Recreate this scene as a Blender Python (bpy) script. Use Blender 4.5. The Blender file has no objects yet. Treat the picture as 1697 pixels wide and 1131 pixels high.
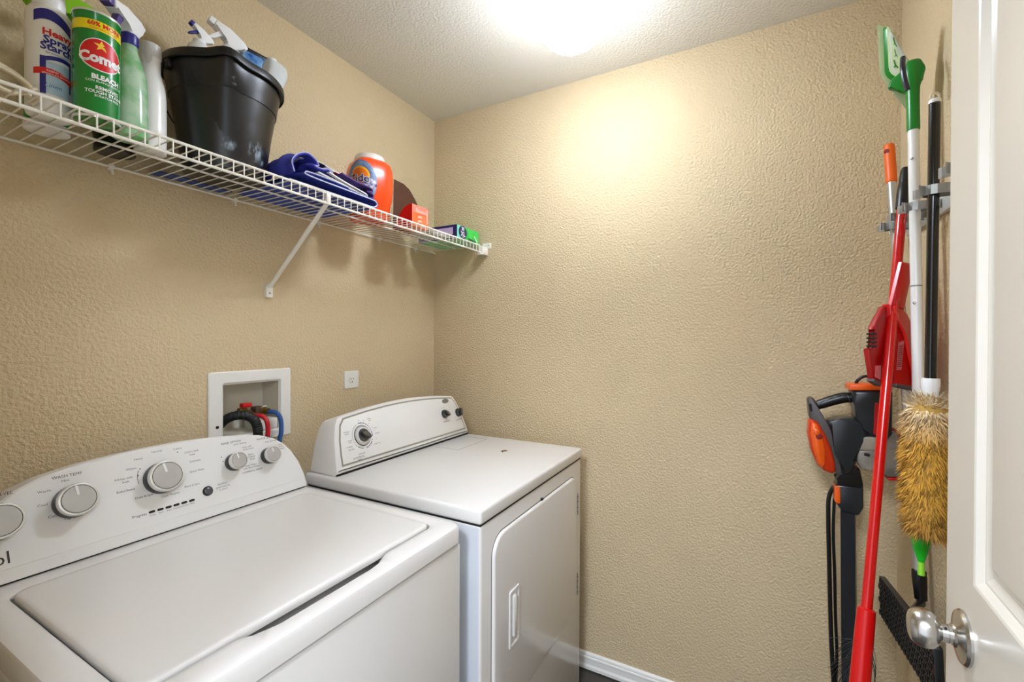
import bpy, bmesh, math, random
from mathutils import Vector, Matrix
random.seed(7)
S = bpy.context.scene
COL = S.collection
PI = math.pi

# ------------------------------------------------------------ camera, world, exposure
def cam_setup():
    yaw, pit, rol = 0.4957, -0.0059, 0.0039
    f = Vector((math.cos(pit)*math.cos(yaw), math.cos(pit)*math.sin(yaw), math.sin(pit)))
    r = Vector((math.sin(yaw), -math.cos(yaw), 0)); u = r.cross(f)
    c, s = math.cos(rol), math.sin(rol)
    r2 = r*c+u*s; u2 = u*c-r*s
    cd = bpy.data.cameras.new('camera'); cd.sensor_width = 36; cd.lens = 36*744.036/1697; cd.clip_start = .01
    co = bpy.data.objects.new('camera', cd); COL.objects.link(co)
    m = Matrix((r2, u2, -f)).transposed().to_4x4(); m.translation = Vector((-1.7845, -1.4086, 1.3623))
    co.matrix_world = m; S.camera = co
cam_setup()
w = bpy.data.worlds.new('world'); S.world = w; w.use_nodes = True
w.node_tree.nodes['Background'].inputs[0].default_value = (.90, .97, 1.08, 1)
w.node_tree.nodes['Background'].inputs[1].default_value = 1.0
S.view_settings.view_transform = 'Standard'; S.view_settings.look = 'None'
S.view_settings.gamma = 1; S.view_settings.use_curve_mapping = False
S.view_settings.exposure = 0.5
GLOBE_STRENGTH = 56
al = bpy.data.lights.new('hall_fill_light', 'AREA'); al.shape = 'DISK'; al.size = .5; al.energy = 36; al.color = (.9, .98, 1.1)  # added fill light, unseen in the hall, brightening the room through the doorway
ao = bpy.data.objects.new('hall_fill_light', al); COL.objects.link(ao); ao.location = (-2.7, -1.15, 2.38)
ao.rotation_euler = (0, math.radians(-25), 0)

al2 = al.copy(); al2.energy = 11; al2.size = .6
ao2 = bpy.data.objects.new('hall_fill_light', al2); COL.objects.link(ao2); ao2.location = (-2.35, -2.15, 2.3)  # second added fill, aimed to lift the left wall and washer
ao2.rotation_euler = (Vector((-1.0, 0, 1.5))-ao2.location).to_track_quat('-Z', 'Y').to_euler()

# ------------------------------------------------------------ materials
def lin(c):
    return tuple(((v/255)/12.92 if v/255 <= .04045 else ((v/255+.055)/1.055)**2.4) for v in c)
MATS = {}
def mat(name, rgb, rough=.5, metal=0, bump=None, var=.0, spec=.5, coat=0, alpha=1, trans=0, sss=0, emit=0, aniso=0, vscale=8, rgb2=None):
    if name in MATS: return MATS[name]
    m = bpy.data.materials.new(name); m.use_nodes = True; MATS[name] = m
    nt = m.node_tree; N = nt.nodes; L = nt.links; p = N['Principled BSDF']
    c = (*lin(rgb), 1); p.inputs['Base Color'].default_value = c
    p.inputs['Roughness'].default_value = rough; p.inputs['Metallic'].default_value = metal
    p.inputs['Specular IOR Level'].default_value = spec; p.inputs['Coat Weight'].default_value = coat
    p.inputs['Coat Roughness'].default_value = .08
    p.inputs['Alpha'].default_value = alpha; p.inputs['Transmission Weight'].default_value = trans
    tc = N.new('ShaderNodeTexCoord')
    if emit:
        p.inputs['Emission Color'].default_value = (.88, .98, 1.14, 1); p.inputs['Emission Strength'].default_value = emit
    if var or rgb2:
        n = N.new('ShaderNodeTexNoise'); n.inputs['Scale'].default_value = vscale; n.inputs['Detail'].default_value = 5
        L.new(tc.outputs['Object'], n.inputs['Vector'])
        mx = N.new('ShaderNodeMix'); mx.data_type = 'RGBA'
        c2 = (*lin(rgb2), 1) if rgb2 else tuple(v*(1-var) for v in c[:3])+(1,)
        mx.inputs[6].default_value = c; mx.inputs[7].default_value = c2
        mr = N.new('ShaderNodeMapRange'); mr.inputs[1].default_value = .4; mr.inputs[2].default_value = .62
        L.new(n.outputs[0], mr.inputs[0]); L.new(mr.outputs[0], mx.inputs[0]); L.new(mx.outputs[2], p.inputs['Base Color'])
    if bump:
        sc, st, dist = bump
        n = N.new('ShaderNodeTexNoise'); n.inputs['Scale'].default_value = sc; n.inputs['Detail'].default_value = 2
        L.new(tc.outputs['Object'], n.inputs['Vector'])
        b = N.new('ShaderNodeBump'); b.inputs['Strength'].default_value = st; b.inputs['Distance'].default_value = dist
        L.new(n.outputs[0], b.inputs['Height']); L.new(b.outputs[0], p.inputs['Normal'])
    return m
WALL = mat('beige_orange_peel_paint', (210, 190, 154), .58, bump=(125, 1.0, .0055), var=.04, vscale=3, spec=.10)
CEIL = mat('textured_ceiling_paint', (222, 217, 205), .85, bump=(120, .6, .005), spec=.2)
TRIM = mat('white_trim_paint', (236, 234, 228), .3, var=.02)
DOORM = mat('door_paint', (226, 220, 208), .22, var=.02, vscale=5)
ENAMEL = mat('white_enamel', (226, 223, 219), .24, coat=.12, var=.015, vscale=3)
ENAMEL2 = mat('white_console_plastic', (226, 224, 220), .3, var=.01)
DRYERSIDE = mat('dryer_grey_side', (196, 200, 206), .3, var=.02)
WIRE = mat('white_vinyl_wire', (238, 234, 224), .35, var=.03, vscale=40)
BLACK = mat('black_plastic', (14, 14, 15), .35, var=.1)
DARK = mat('dark_gap', (8, 8, 8), .8, var=.1)
SILVER = mat('knob_face_silver', (186, 184, 180), .38, metal=.35, var=.06, vscale=30)
CHROME = mat('chrome_rim', (232, 232, 229), .2, metal=.45, var=.02)
NICKEL = mat('brushed_nickel', (200, 198, 194), .24, metal=1, bump=(300, .04, .0005))
STEEL = mat('clip_steel', (172, 172, 168), .36, metal=.9, var=.1, vscale=60)
ALU = mat('aluminium_pole', (196, 196, 194), .28, metal=.75, var=.05)
WPOLE = mat('white_pole_enamel', (235, 234, 230), .25, var=.02)
RED = mat('red_plastic', (205, 12, 12), .28, var=.08)
REDP = mat('red_pole_enamel', (200, 10, 10), .22, coat=.3, var=.04)
ORANGE = mat('orange_plastic', (236, 92, 12), .32, var=.06)
VDARK = mat('charcoal_vacuum_plastic', (36, 40, 43), .28, var=.12)
VGREY = mat('grey_vacuum_trim', (74, 68, 66), .4, var=.08)
CUP = mat('dusty_clear_cup', (150, 142, 130), .25, var=.35, vscale=25, alpha=.86)
INK = mat('grey_console_ink', (92, 90, 88), .6, var=.02)
INKD = mat('dark_console_ink', (40, 40, 42), .6, var=.02)

# ------------------------------------------------------------ object helpers
def wloc(o):
    v = Vector((0, 0, 0))
    while o is not None: v = v+o.location; o = o.parent
    return v
def setp(o, label=None, cat=None, group=None, kind=None):
    if label: o['label'] = label
    if cat: o['category'] = cat
    if group: o['group'] = group
    if kind: o['kind'] = kind
    return o
def thing(name, loc, label, cat, group=None):
    o = bpy.data.objects.new(name, None); o.empty_display_size = .05; COL.objects.link(o); o.location = loc
    return setp(o, label, cat, group)
def obj(name, bm, m, parent=None, smooth=True, ang=35, loc=None):
    me = bpy.data.meshes.new(name)
    bmesh.ops.recalc_face_normals(bm, faces=bm.faces) if len(bm.faces) < 60000 else None
    o = bpy.data.objects.new(name, me)
    off = wloc(parent) if parent else Vector((0, 0, 0))
    if loc is not None:
        o.location = Vector(loc)-off; off = Vector(loc)
    if off.length: bmesh.ops.translate(bm, verts=bm.verts, vec=-off)
    bm.to_mesh(me); bm.free()
    for x in (m if isinstance(m, (list, tuple)) else [m]): me.materials.append(x)
    if smooth and len(me.polygons):
        me.polygons.foreach_set('use_smooth', [True]*len(me.polygons)); me.set_sharp_from_angle(angle=math.radians(ang))
    COL.objects.link(o)
    if parent: o.parent = parent
    return o
def box(x0, x1, y0, y1, z0, z1, bev=0, seg=2, bm=None):
    b = bmesh.new()
    bmesh.ops.create_cube(b, size=1, matrix=Matrix.Translation(((x0+x1)/2, (y0+y1)/2, (z0+z1)/2)) @ Matrix.Diagonal((abs(x1-x0), abs(y1-y0), abs(z1-z0), 1)))
    if bev: bmesh.ops.bevel(b, geom=b.edges[:], offset=bev, segments=seg, profile=.5, affect='EDGES')
    return merge(bm, b)
def merge(bm, b):
    if bm is None: return b
    me = bpy.data.meshes.new('t'); b.to_mesh(me); b.free(); bm.from_mesh(me); bpy.data.meshes.remove(me)
    return bm
def loft(rings, cap0=True, cap1=True, bm=None, closed=True):
    b = bmesh.new() if bm is None else bm
    R = [[b.verts.new(p) for p in r] for r in rings]
    n = len(R[0])
    for a, c in zip(R, R[1:]):
        for i in range(n if closed else n-1):
            j = (i+1) % n
            b.faces.new((a[i], a[j], c[j], c[i]))
    if closed:
        if cap0: b.faces.new(R[0][::-1])
        if cap1: b.faces.new(R[-1])
    return b
def basis(d):
    d = Vector(d).normalized()
    a = Vector((0, 0, 1)) if abs(d.z) < .9 else Vector((1, 0, 0))
    u = a.cross(d).normalized(); return u, d.cross(u), d
def lathe(prof, c=(0, 0, 0), d=(0, 0, 1), seg=32, bm=None, cap=True):
    u, v, d = basis(d); c = Vector(c)
    rings = [[c+d*z+(u*math.cos(2*PI*i/seg)+v*math.sin(2*PI*i/seg))*max(r, 1e-5) for i in range(seg)] for r, z in prof]
    return loft(rings, cap, cap, bm)
def smooth_path(pts, n=8):
    pts = [Vector(p) for p in pts]
    P = [pts[0]*2-pts[1]]+pts+[pts[-1]*2-pts[-2]]
    out = []
    for i in range(1, len(P)-2):
        for k in range(n):
            t = k/n; a, b, c, d = P[i-1:i+3]
            out.append(.5*((2*b)+(c-a)*t+(2*a-5*b+4*c-d)*t*t+(3*b-a-3*c+d)*t**3))
    out.append(pts[-1]); return out
def tube(pts, r, seg=10, bm=None, cap=True, closed=False):
    pts = [Vector(p) for p in pts]; n = len(pts)
    rr = r if isinstance(r, (list, tuple)) else [r]*n
    rings = []; u = None
    for i, p in enumerate(pts):
        a = pts[i-1] if i or closed else p; c = pts[(i+1) % n] if i < n-1 or closed else p
        d = (c-a).normalized()
        if u is None: u = basis(d)[0]
        u = (u-d*u.dot(d)).normalized(); v = d.cross(u)
        rings.append([p+(u*math.cos(2*PI*k/seg)+v*math.sin(2*PI*k/seg))*rr[i] for k in range(seg)])
    if closed: rings.append(rings[0])
    b = loft(rings, cap and not closed, cap and not closed, bm)
    if closed: bmesh.ops.remove_doubles(b, verts=b.verts, dist=1e-6)
    return b
class Frame:
    def __init__(s, o, u, v):
        s.o = Vector(o); s.u = Vector(u).normalized(); s.v = Vector(v).normalized(); s.n = s.u.cross(s.v)
    def __call__(s, a, b, h=0): return s.o+s.u*a+s.v*b+s.n*h
def prism(poly, F, h0, h1, bev=0, seg=2, bm=None):
    b = loft([[F(x, y, h0) for x, y in poly], [F(x, y, h1) for x, y in poly]])
    if bev: bmesh.ops.bevel(b, geom=b.edges[:], offset=bev, segments=seg, profile=.5, affect='EDGES', clamp_overlap=True)
    return merge(bm, b)
def area2(p): return sum(p[i][0]*p[(i+1) % len(p)][1]-p[(i+1) % len(p)][0]*p[i][1] for i in range(len(p)))/2
def inset(p, d):
    s = 1 if area2(p) > 0 else -1; out = []; n = len(p)
    for i in range(n):
        a, b, c = p[i-1], p[i], p[(i+1) % n]
        e1 = Vector((b[0]-a[0], b[1]-a[1])).normalized(); e2 = Vector((c[0]-b[0], c[1]-b[1])).normalized()
        n1 = Vector((-e1.y, e1.x))*s; n2 = Vector((-e2.y, e2.x))*s
        k = n1+n2; k = k/max(.35, 1+n1.dot(n2))
        out.append((b[0]+k.x*d, b[1]+k.y*d))
    return out
def rrect(x0, x1, y0, y1, r, n=5):
    out = []
    for cx, cy, a in ((x1-r, y1-r, 0), (x0+r, y1-r, PI/2), (x0+r, y0+r, PI), (x1-r, y0+r, 1.5*PI)):
        for k in range(n+1): out.append((cx+r*math.cos(a+PI/2*k/n), cy+r*math.sin(a+PI/2*k/n)))
    return out
def ell(cx, cy, a, b, n=32, rot=0):
    c, s = math.cos(rot), math.sin(rot)
    return [(cx+a*math.cos(2*PI*i/n)*c-b*math.sin(2*PI*i/n)*s, cy+a*math.cos(2*PI*i/n)*s+b*math.sin(2*PI*i/n)*c) for i in range(n)]
def text2(s, size, align='CENTER', res=2, bold=0, shear=0, sx=1):
    c = bpy.data.curves.new('t', 'FONT'); c.body = s; c.size = size; c.align_x = align; c.align_y = 'CENTER'
    c.resolution_u = res; c.offset = bold; c.shear = shear
    o = bpy.data.objects.new('t', c); COL.objects.link(o)
    me = o.to_mesh(); vs = [(v.co.x*sx, v.co.y) for v in me.vertices]; fs = [tuple(p.vertices) for p in me.polygons]
    o.to_mesh_clear(); bpy.data.objects.remove(o); bpy.data.curves.remove(c)
    return vs, fs
def add_text(bm, s, F, x, y, size, h=.0004, rot=0, **k):
    vs, fs = text2(s, size, **k); c, q = math.cos(rot), math.sin(rot)
    V = [bm.verts.new(F(x+a*c-b*q, y+a*q+b*c, h)) for a, b in vs]
    for f in fs:
        try: bm.faces.new([V[i] for i in f])
        except ValueError: pass
    return bm
def add_poly(bm, poly, F, h=.0004):
    bm.faces.new([bm.verts.new(F(a, b, h)) for a, b in poly]); return bm
def grid_poly(bm, f, x0, x1, y0, y1, nx, ny):
    V = [[bm.verts.new(f(x0+(x1-x0)*i/nx, y0+(y1-y0)*j/ny)) for j in range(ny+1)] for i in range(nx+1)]
    for i in range(nx):
        for j in range(ny): bm.faces.new((V[i][j], V[i+1][j], V[i+1][j+1], V[i][j+1]))
    return bm
def grid_ell(bm, f, cx, cy, a, b, rings=5, n=28, rot=0):
    c, s = math.cos(rot), math.sin(rot)
    R = []
    for k in range(1, rings+1):
        q = k/rings
        R.append([bm.verts.new(f(cx+a*q*math.cos(t)*c-b*q*math.sin(t)*s, cy+a*q*math.cos(t)*s+b*q*math.sin(t)*c)) for t in [2*PI*i/n for i in range(n)]])
    ce = bm.verts.new(f(cx, cy))
    for i in range(n):
        bm.faces.new((ce, R[0][i], R[0][(i+1) % n]))
        for k in range(rings-1): bm.faces.new((R[k][i], R[k+1][i], R[k+1][(i+1) % n], R[k][(i+1) % n]))
    return bm
class Wrap:
    """maps (s along the surface, z) on to an upright round body"""
    def __init__(s, c, r, th0, z0, rf=None): s.c = c; s.r = r; s.t = th0; s.z0 = z0; s.rf = rf
    def __call__(s, a, b, h=.0004):
        th = s.t+a/s.r; R = (s.rf(th, s.z0+b) if s.rf else s.r)+h
        return Vector((s.c[0]+R*math.sin(th), s.c[1]-R*math.cos(th), s.z0+b))

# ------------------------------------------------------------ room
X0, YC, H = -1.72, -1.80, 2.44
def struct(name, bm, m, **k):
    return setp(obj(name, bm, m, **k), kind='structure')
# left wall with the recess for the laundry outlet box
bm = bmesh.new(); xs = (X0-.12, -1.022, -.818, .1); zs = (0, 1.052, 1.232, H)
for i in range(3):
    for j in range(3):
        if (i, j) == (1, 1): continue
        b = bmesh.new(); bmesh.ops.create_cube(b, size=1, matrix=Matrix.Translation(((xs[i]+xs[i+1])/2, .05, (zs[j]+zs[j+1])/2)) @ Matrix.Diagonal((xs[i+1]-xs[i], .1, zs[j+1]-zs[j], 1)))
        merge(bm, b)
bmesh.ops.remove_doubles(bm, verts=bm.verts, dist=1e-5)
struct('wall_left', bm, WALL, smooth=False)
struct('wall_far', box(0, .1, YC-.1, 0, 0, H), WALL, smooth=False)
struct('wall_right', box(X0-.12, 0, YC-.1, YC, 0, H), WALL, smooth=False)
DY0, DY1, DH = -1.655, -.86, 2.06
bm = box(X0-.12, X0, DY1, 0, 0, H); box(X0-.12, X0, YC, DY0, 0, H, bm=bm); box(X0-.12, X0, DY0, DY1, DH, H, bm=bm)
struct('wall_near', bm, WALL, smooth=False)
struct('ceiling', box(X0-.12, .1, YC-.1, .1, H, H+.1), CEIL, smooth=False)
FLOORB = mat('floor_underlay', (70, 64, 58), .8, var=.1)
flo = struct('floor', box(X0-1.6, .1, YC-.1, .1, -.06, -.008), FLOORB, smooth=False)
def plank_mat(name, a, b):
    m = bpy.data.materials.new(name); m.use_nodes = True; nt = m.node_tree; N = nt.nodes; L = nt.links; p = N['Principled BSDF']
    tc = N.new('ShaderNodeTexCoord'); mp = N.new('ShaderNodeMapping'); mp.inputs['Scale'].default_value = (40, 2.5, 1)
    n = N.new('ShaderNodeTexNoise'); n.inputs['Scale'].default_value = 2; n.inputs['Detail'].default_value = 8; n.inputs['Distortion'].default_value = .6
    r = N.new('ShaderNodeValToRGB'); r.color_ramp.elements[0].position = .35; r.color_ramp.elements[1].position = .68
    r.color_ramp.elements[0].color = (*lin(a), 1); r.color_ramp.elements[1].color = (*lin(b), 1)
    L.new(tc.outputs['Object'], mp.inputs[0]); L.new(mp.outputs[0], n.inputs[0]); L.new(n.outputs[0], r.inputs[0]); L.new(r.outputs[0], p.inputs['Base Color'])
    p.inputs['Roughness'].default_value = .42; return m
PL = [plank_mat('grey_brown_plank', (82, 74, 66), (140, 130, 118)), plank_mat('dark_plank', (58, 54, 52), (112, 106, 100)), plank_mat('tan_plank', (104, 92, 78), (160, 146, 128))]
meshes = {}
k = 0
for i in range(19):
    xx = .0-.185*(i+1)
    ys = [-1.8, -1.8+(.45+.37*((i*7) % 3)), 0.0]
    for a, b2 in zip(ys, ys[1:]):
        key = (round(b2-a, 3), k % 3)
        if key not in meshes:
            bb = box(0, .1835, 0, b2-a-.0015, -.008, 0, .0012, 1)
            o = obj('plank', bb, PL[k % 3], flo, loc=(xx, a, 0)); meshes[key] = o.data
        else:
            o = bpy.data.objects.new('plank', meshes[key]); COL.objects.link(o); o.parent = flo; o.location = (xx, a, 0)
        k += 1
# baseboards
BP = [(0, 0), (.0155, 0), (.0155, .012), (.0135, .016), (.0115, .020), (.0115, .040), (.0135, .044), (.0125, .048), (.008, .0495), (.009, .055), (.0075, .060), (.004, .064), (0, .064)]
def baseboard(name, p0, p1, nrm):
    p0 = Vector(p0); p1 = Vector(p1); nrm = Vector(nrm)
    struct(name, loft([[p+nrm*a+Vector((0, 0, b)) for a, b in BP] for p in (p0, p1)]), TRIM, ang=20)
baseboard('baseboard_far', (0, YC, 0), (0, 0, 0), (-1, 0, 0))
baseboard('baseboard_left', (X0, 0, 0), (-.0155, 0, 0), (0, -1, 0))
baseboard('baseboard_right', (X0, YC, 0), (-.0155, YC, 0), (0, 1, 0))
# door casing round the doorway
bm = bmesh.new()
for y0, y1 in ((DY0-.055, DY0), (DY1, DY1+.055)): box(X0, X0+.014, y0, y1, 0, DH+.055, .003, bm=bm)
box(X0, X0+.014, DY0-.055, DY1+.055, DH, DH+.055, .003, bm=bm)
struct('trim_1', bm, TRIM)
bm = bmesh.new()
for y0, y1 in ((DY0, DY0+.016), (DY1-.016, DY1)): box(X0-.12, X0, y0, y1, 0, DH, .001, 1, bm=bm)
box(X0-.12, X0, DY0, DY1, DH-.016, DH, .001, 1, bm=bm)
struct('trim_2', bm, TRIM)

# ------------------------------------------------------------ the open door
DA = math.radians(2.3); EDGE = Vector((-.947, -1.646, 0))
DF = Frame(EDGE, (-math.cos(DA), math.sin(DA), 0), (0, 0, 1))      # a from free edge to hinge; n = u x v
DF.n = Vector((math.sin(DA), math.cos(DA), 0))                     # out of the face, into the room
DW, DHH = .755, 2.03
door = setp(bpy.data.objects.new('door_1', None), 'white moulded panel door standing open at the right', kind='structure')
COL.objects.link(door); door.location = EDGE
panels = [(.098, .335, 1.066, 1.90), (.425, .66, 1.066, 1.90), (.098, .335, .24, .87), (.425, .66, .24, .87)]
bm = bmesh.new()
gx = sorted({0, DW, *[p[0] for p in panels], *[p[1] for p in panels]}); gz = sorted({.012, DHH, *[p[2] for p in panels], *[p[3] for p in panels]})
for i in range(len(gx)-1):
    for j in range(len(gz)-1):
        x0, x1, z0, z1 = gx[i], gx[i+1], gz[j], gz[j+1]
        if (x0, x1, z0, z1) in panels: continue
        bm.faces.new([bm.verts.new(DF(a, b)) for a, b in ((x0, z0), (x1, z0), (x1, z1), (x0, z1))])
# sides and back
for q in (((0, .012, 0), (0, DHH, 0), (0, DHH, -.035), (0, .012, -.035)), ((DW, .012, 0), (DW, DHH, 0), (DW, DHH, -.035), (DW, .012, -.035)),
          ((0, DHH, 0), (DW, DHH, 0), (DW, DHH, -.035), (0, DHH, -.035)), ((0, .012, 0), (DW, .012, 0), (DW, .012, -.035), (0, .012, -.035)), ((0, .012, -.035), (DW, .012, -.035), (DW, DHH, -.035), (0, DHH, -.035))):
    bm.faces.new([bm.verts.new(DF(*p)) for p in q])
bmesh.ops.remove_doubles(bm, verts=bm.verts, dist=1e-5)
obj('door_slab', bm, DOORM, door, smooth=False)
for x0, x1, z0, z1 in panels:
    bm = bmesh.new(); R = []
    for d, h in ((0, 0), (.003, -.001), (.010, -.0075), (.0125, -.0075), (.0195, -.0105), (.022, -.0115), (.027, -.0115), (.040, -.004), (.044, -.0035)):
        R.append([DF(x0+d, z0+d, h), DF(x1-d, z0+d, h), DF(x1-d, z1-d, h), DF(x0+d, z1-d, h)])
    loft(R, False, True, bm); obj('raised_panel', bm, DOORM, door, ang=12)
kc = DF(.072, .988, 0)
kn = obj('door_knob', lathe([(0.00044, .0), (0.03263, .0), (0.03263, 0.00261), (0.03045, 0.00565), (0.02262, 0.00783), (0.01436, 0.01001), (0.01262, 0.01262)], kc, DF.n, 48), NICKEL, door)
obj('knob_handle', lathe([(0.01114, 0.01218), (0.01114, 0.01609), (0.01027, 0.01636), (0.01027, 0.01688), (0.01114, 0.01705), (0.01088, 0.02262), (0.01262, 0.02436), (0.01784, 0.02697), (0.02245, 0.03219), (0.02366, 0.03828), (0.02279, 0.04437), (0.02045, 0.04959), (0.01740, 0.05264), (0.01305, 0.05437), (0.00009, 0.05464)], kc, DF.n, 48), NICKEL, kn)
bm = bmesh.new()
for a in (0, PI):
    tube([kc+DF.n*0.01957+(DF.u*math.cos(a+.9)+DF.v*math.sin(a+.9))*.0125, kc+DF.n*0.01957+(DF.u*math.cos(a+.9)+DF.v*math.sin(a+.9))*.0131], 0.00139, 8, bm)
obj('keyhole', bm, DARK, kn)
obj('latch_plate', prism([(-.001, .965), (-.001, 1.025), (.0, 1.025), (.0, .965)], Frame(DF(0, 0, -.0175), DF.u, DF.v), -.011, .011), NICKEL, door)
for z in (.25, 1.0, 1.8):
    obj('hinge', tube([DF(DW+.004, z-.045, .004), DF(DW+.004, z+.045, .004)], .006, 12), NICKEL, door)

# ------------------------------------------------------------ ceiling light
LX, LY = -.500, -.915
lt = thing('ceiling_light', (LX, LY, H), 'round white glass globe light glowing on the ceiling', 'lamp')
BRASS = mat('satin_white_fitting', (214, 206, 190), .35, metal=.3, var=.04)
obj('fitting_ring', lathe([(.098, 0), (.100, -.006), (.1005, -.014), (.096, -.018), (.0965, -.024), (.0985, -.028), (.097, -.036), (.088, -.040), (.07, -.042)], (LX, LY, H), seg=64), BRASS, lt)
obj('ring_groove', lathe([(.0975, -.0155), (.0985, -.018), (.0975, -.0205)], (LX, LY, H), seg=64, cap=False), DARK, lt)
GL = mat('glowing_opal_glass', (255, 250, 240), .3, emit=GLOBE_STRENGTH)
def globe_falloff():      # emission shaped by hand: weak near the neck, so the ceiling burns out less
    nt = GL.node_tree; N = nt.nodes; L = nt.links
    tc = N.new('ShaderNodeTexCoord'); sx = N.new('ShaderNodeSeparateXYZ'); mr = N.new('ShaderNodeMapRange'); mr.interpolation_type = 'SMOOTHSTEP'
    mr.inputs[1].default_value = -.070; mr.inputs[2].default_value = -.165; mr.inputs[3].default_value = GLOBE_STRENGTH*.09; mr.inputs[4].default_value = GLOBE_STRENGTH*1.15
    L.new(tc.outputs['Object'], sx.inputs[0]); L.new(sx.outputs[2], mr.inputs[0]); L.new(mr.outputs[0], N['Principled BSDF'].inputs['Emission Strength'])
globe_falloff()
obj('glass_globe', lathe([(.072, -.036), (.084, -.045), (.0965, -.062), (.1035, -.085), (.1045, -.106), (.101, -.130), (.092, -.152), (.078, -.170), (.058, -.184), (.035, -.192), (.014, -.195), (.0001, -.1955)], (LX, LY, H), seg=64), GL, lt)

# ------------------------------------------------------------ consoles (shared builder)
def console_shell(name, outline, F, ins, dep, yback, zdrop, m, parent):
    o0 = inset(outline, ins)
    o1 = inset(outline, ins*.3)
    r0 = [F(a, b, 0) for a, b in o0]; r1 = [F(a, b, -dep*.3) for a, b in o1]; r2 = [F(a, b, -dep) for a, b in outline]
    r3 = [Vector((F(a, b, 0).x, yback, max(F.o.z+.002, F(a, b, -dep).z-zdrop))) for a, b in outline]
    return obj(name, loft([r0, r1, r2, r3]), m, parent, ang=28)
def knob(parent, F, x, y, r, hgt, pointer, skirt=.82):
    c = F(x, y, 0); n = F.n
    k = obj('knob', lathe([(r*1.0, 0), (r*1.02, hgt*.1), (r*.99, hgt*.4), (r*.95, hgt*.72)], c, n, 40), BLACK, parent)
    obj('knob_rim', lathe([(r*.9, hgt*.62), (r, hgt*.66), (r*1.0, hgt*.88), (r*.965, hgt*.985), (r*.90, hgt), (r*.865, hgt), (r*.86, hgt*.97)], c, n, 40, cap=False), CHROME, k)
    obj('knob_face', lathe([(r*.83, hgt*.9), (r*.83, hgt*.995), (r*.81, hgt*1.012), (r*.4, hgt*1.03), (.0001, hgt*1.035)], c, n, 40), SILVER, k)
    obj('knob_gap', lathe([(r*.87, hgt*.975), (r*.82, hgt*.98)], c, n, 40, cap=False), DARK, k)
    p = Frame(c, F.u*math.cos(pointer)+F.v*math.sin(pointer), -F.u*math.sin(pointer)+F.v*math.cos(pointer))
    obj('pointer', prism(rrect(r*.24, r*.84, -r*.065, r*.065, r*.05, 3), p, hgt*.98, hgt*1.06), mat('pointer_white', (232, 232, 230), .4, var=.02), k)

# ------------------------------------------------------------ washer
WX0, WX1, WYF, WZ = -1.553, -.837, -.757, .89
ZBOT = 1.3623-1.3623/.947
def feet(parent, x0, x1, y0, y1):
    for x in (x0, x1):
        for y in (y0, y1): obj('levelling_foot', lathe([(.02, 0), (.02, .012), (.008, .014), (.008, .024)], (x, y, ZBOT), seg=16), BLACK, parent)
wa = thing('washing_machine', ((WX0+WX1)/2, -.4, 0), 'white top-loading washing machine with arched console and silver knobs, left of the dryer', 'washer')
obj('cabinet', box(WX0+.002, WX1-.002, WYF+.003, -.06, ZBOT+.02, WZ-.046, .012, 3), ENAMEL, wa)
feet(wa, WX0+.06, WX1-.06, WYF+.06, -.12)
# deck: rim frame with opening, dipped in front of the lid
LX0, LX1, LYF, LYB = -1.500, -.884, -.690, -.212
def dip(x):
    a = abs(x+1.205)
    t = max(0, min(1, (.165-a)/.07)); return .034*(t*t*(3-2*t))
bm = bmesh.new()
inner = rrect(LX0-.005, LX1+.005, LYF-.005, LYB+.004, .024, 6)
# densify front edge of the inner loop
def densify(p, step=.012):
    out = []
    for i in range(len(p)):
        a, b = Vector(p[i]), Vector(p[(i+1) % len(p)]); n = max(1, int((b-a).length/step))
        for k in range(n): out.append(tuple(a+(b-a)*k/n))
    return out
inner = densify(inner)
def toouter(p, x0, x1, y0, y1, r):
    # push the point outwards to a rounded rectangle through the centre direction
    cx, cy = (x0+x1)/2, (y0+y1)/2; dx, dy = p[0]-cx, p[1]-cy
    hx, hy = (x1-x0)/2, (y1-y0)/2; ix, iy = (LX1-LX0)/2+.005, (LYB-LYF)/2+.0045
    lx, ly = (p[0]-(LX0+LX1)/2)/ix, (p[1]-(LYF+LYB)/2)/iy
    return (cx+hx*max(-1, min(1, lx)), cy+hy*max(-1, min(1, ly)))
def ring(x0, x1, y0, y1, z, dipk=0, r=0):
    out = []
    for p in inner:
        q = toouter(p, x0, x1, y0, y1, r)
        zz = z-(dip(q[0])*dipk if p[1] < LYF-.003 else 0)
        out.append(Vector((q[0], q[1], zz)))
    return out
def inring(d, z, dipk):
    pp = inset(inner, d); return [Vector((q[0], q[1], z-(dip(q[0])*dipk if p[1] < LYF-.003 else 0))) for p, q in zip(inner, pp)]
rings = [ring(WX0, WX1, WYF, -.055, WZ-.042), ring(WX0, WX1, WYF, -.055, WZ-.008), ring(WX0+.0025, WX1-.0025, WYF+.0025, -.0575, WZ-.0025), ring(WX0+.008, WX1-.008, WYF+.008, -.063, WZ),
         inring(-.016, WZ, .25), inring(-.008, WZ-.0015, .7), inring(0, WZ-.004, 1), inring(.001, WZ-.012, 1), inring(.002, WZ-.052, .5)]
loft(rings, False, False, bm); obj('top_deck', bm, ENAMEL, wa, ang=40)
bm = bmesh.new(); add_poly(bm, [(LX0+.0, LYF), (LX1, LYF), (LX1, LYB), (LX0, LYB)], Frame((0, 0, WZ-.05), (1, 0, 0), (0, 1, 0)), 0)
obj('tub_opening', bm, mat('tub_grey_plastic', (120, 122, 124), .5, var=.05), wa, smooth=False)
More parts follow.
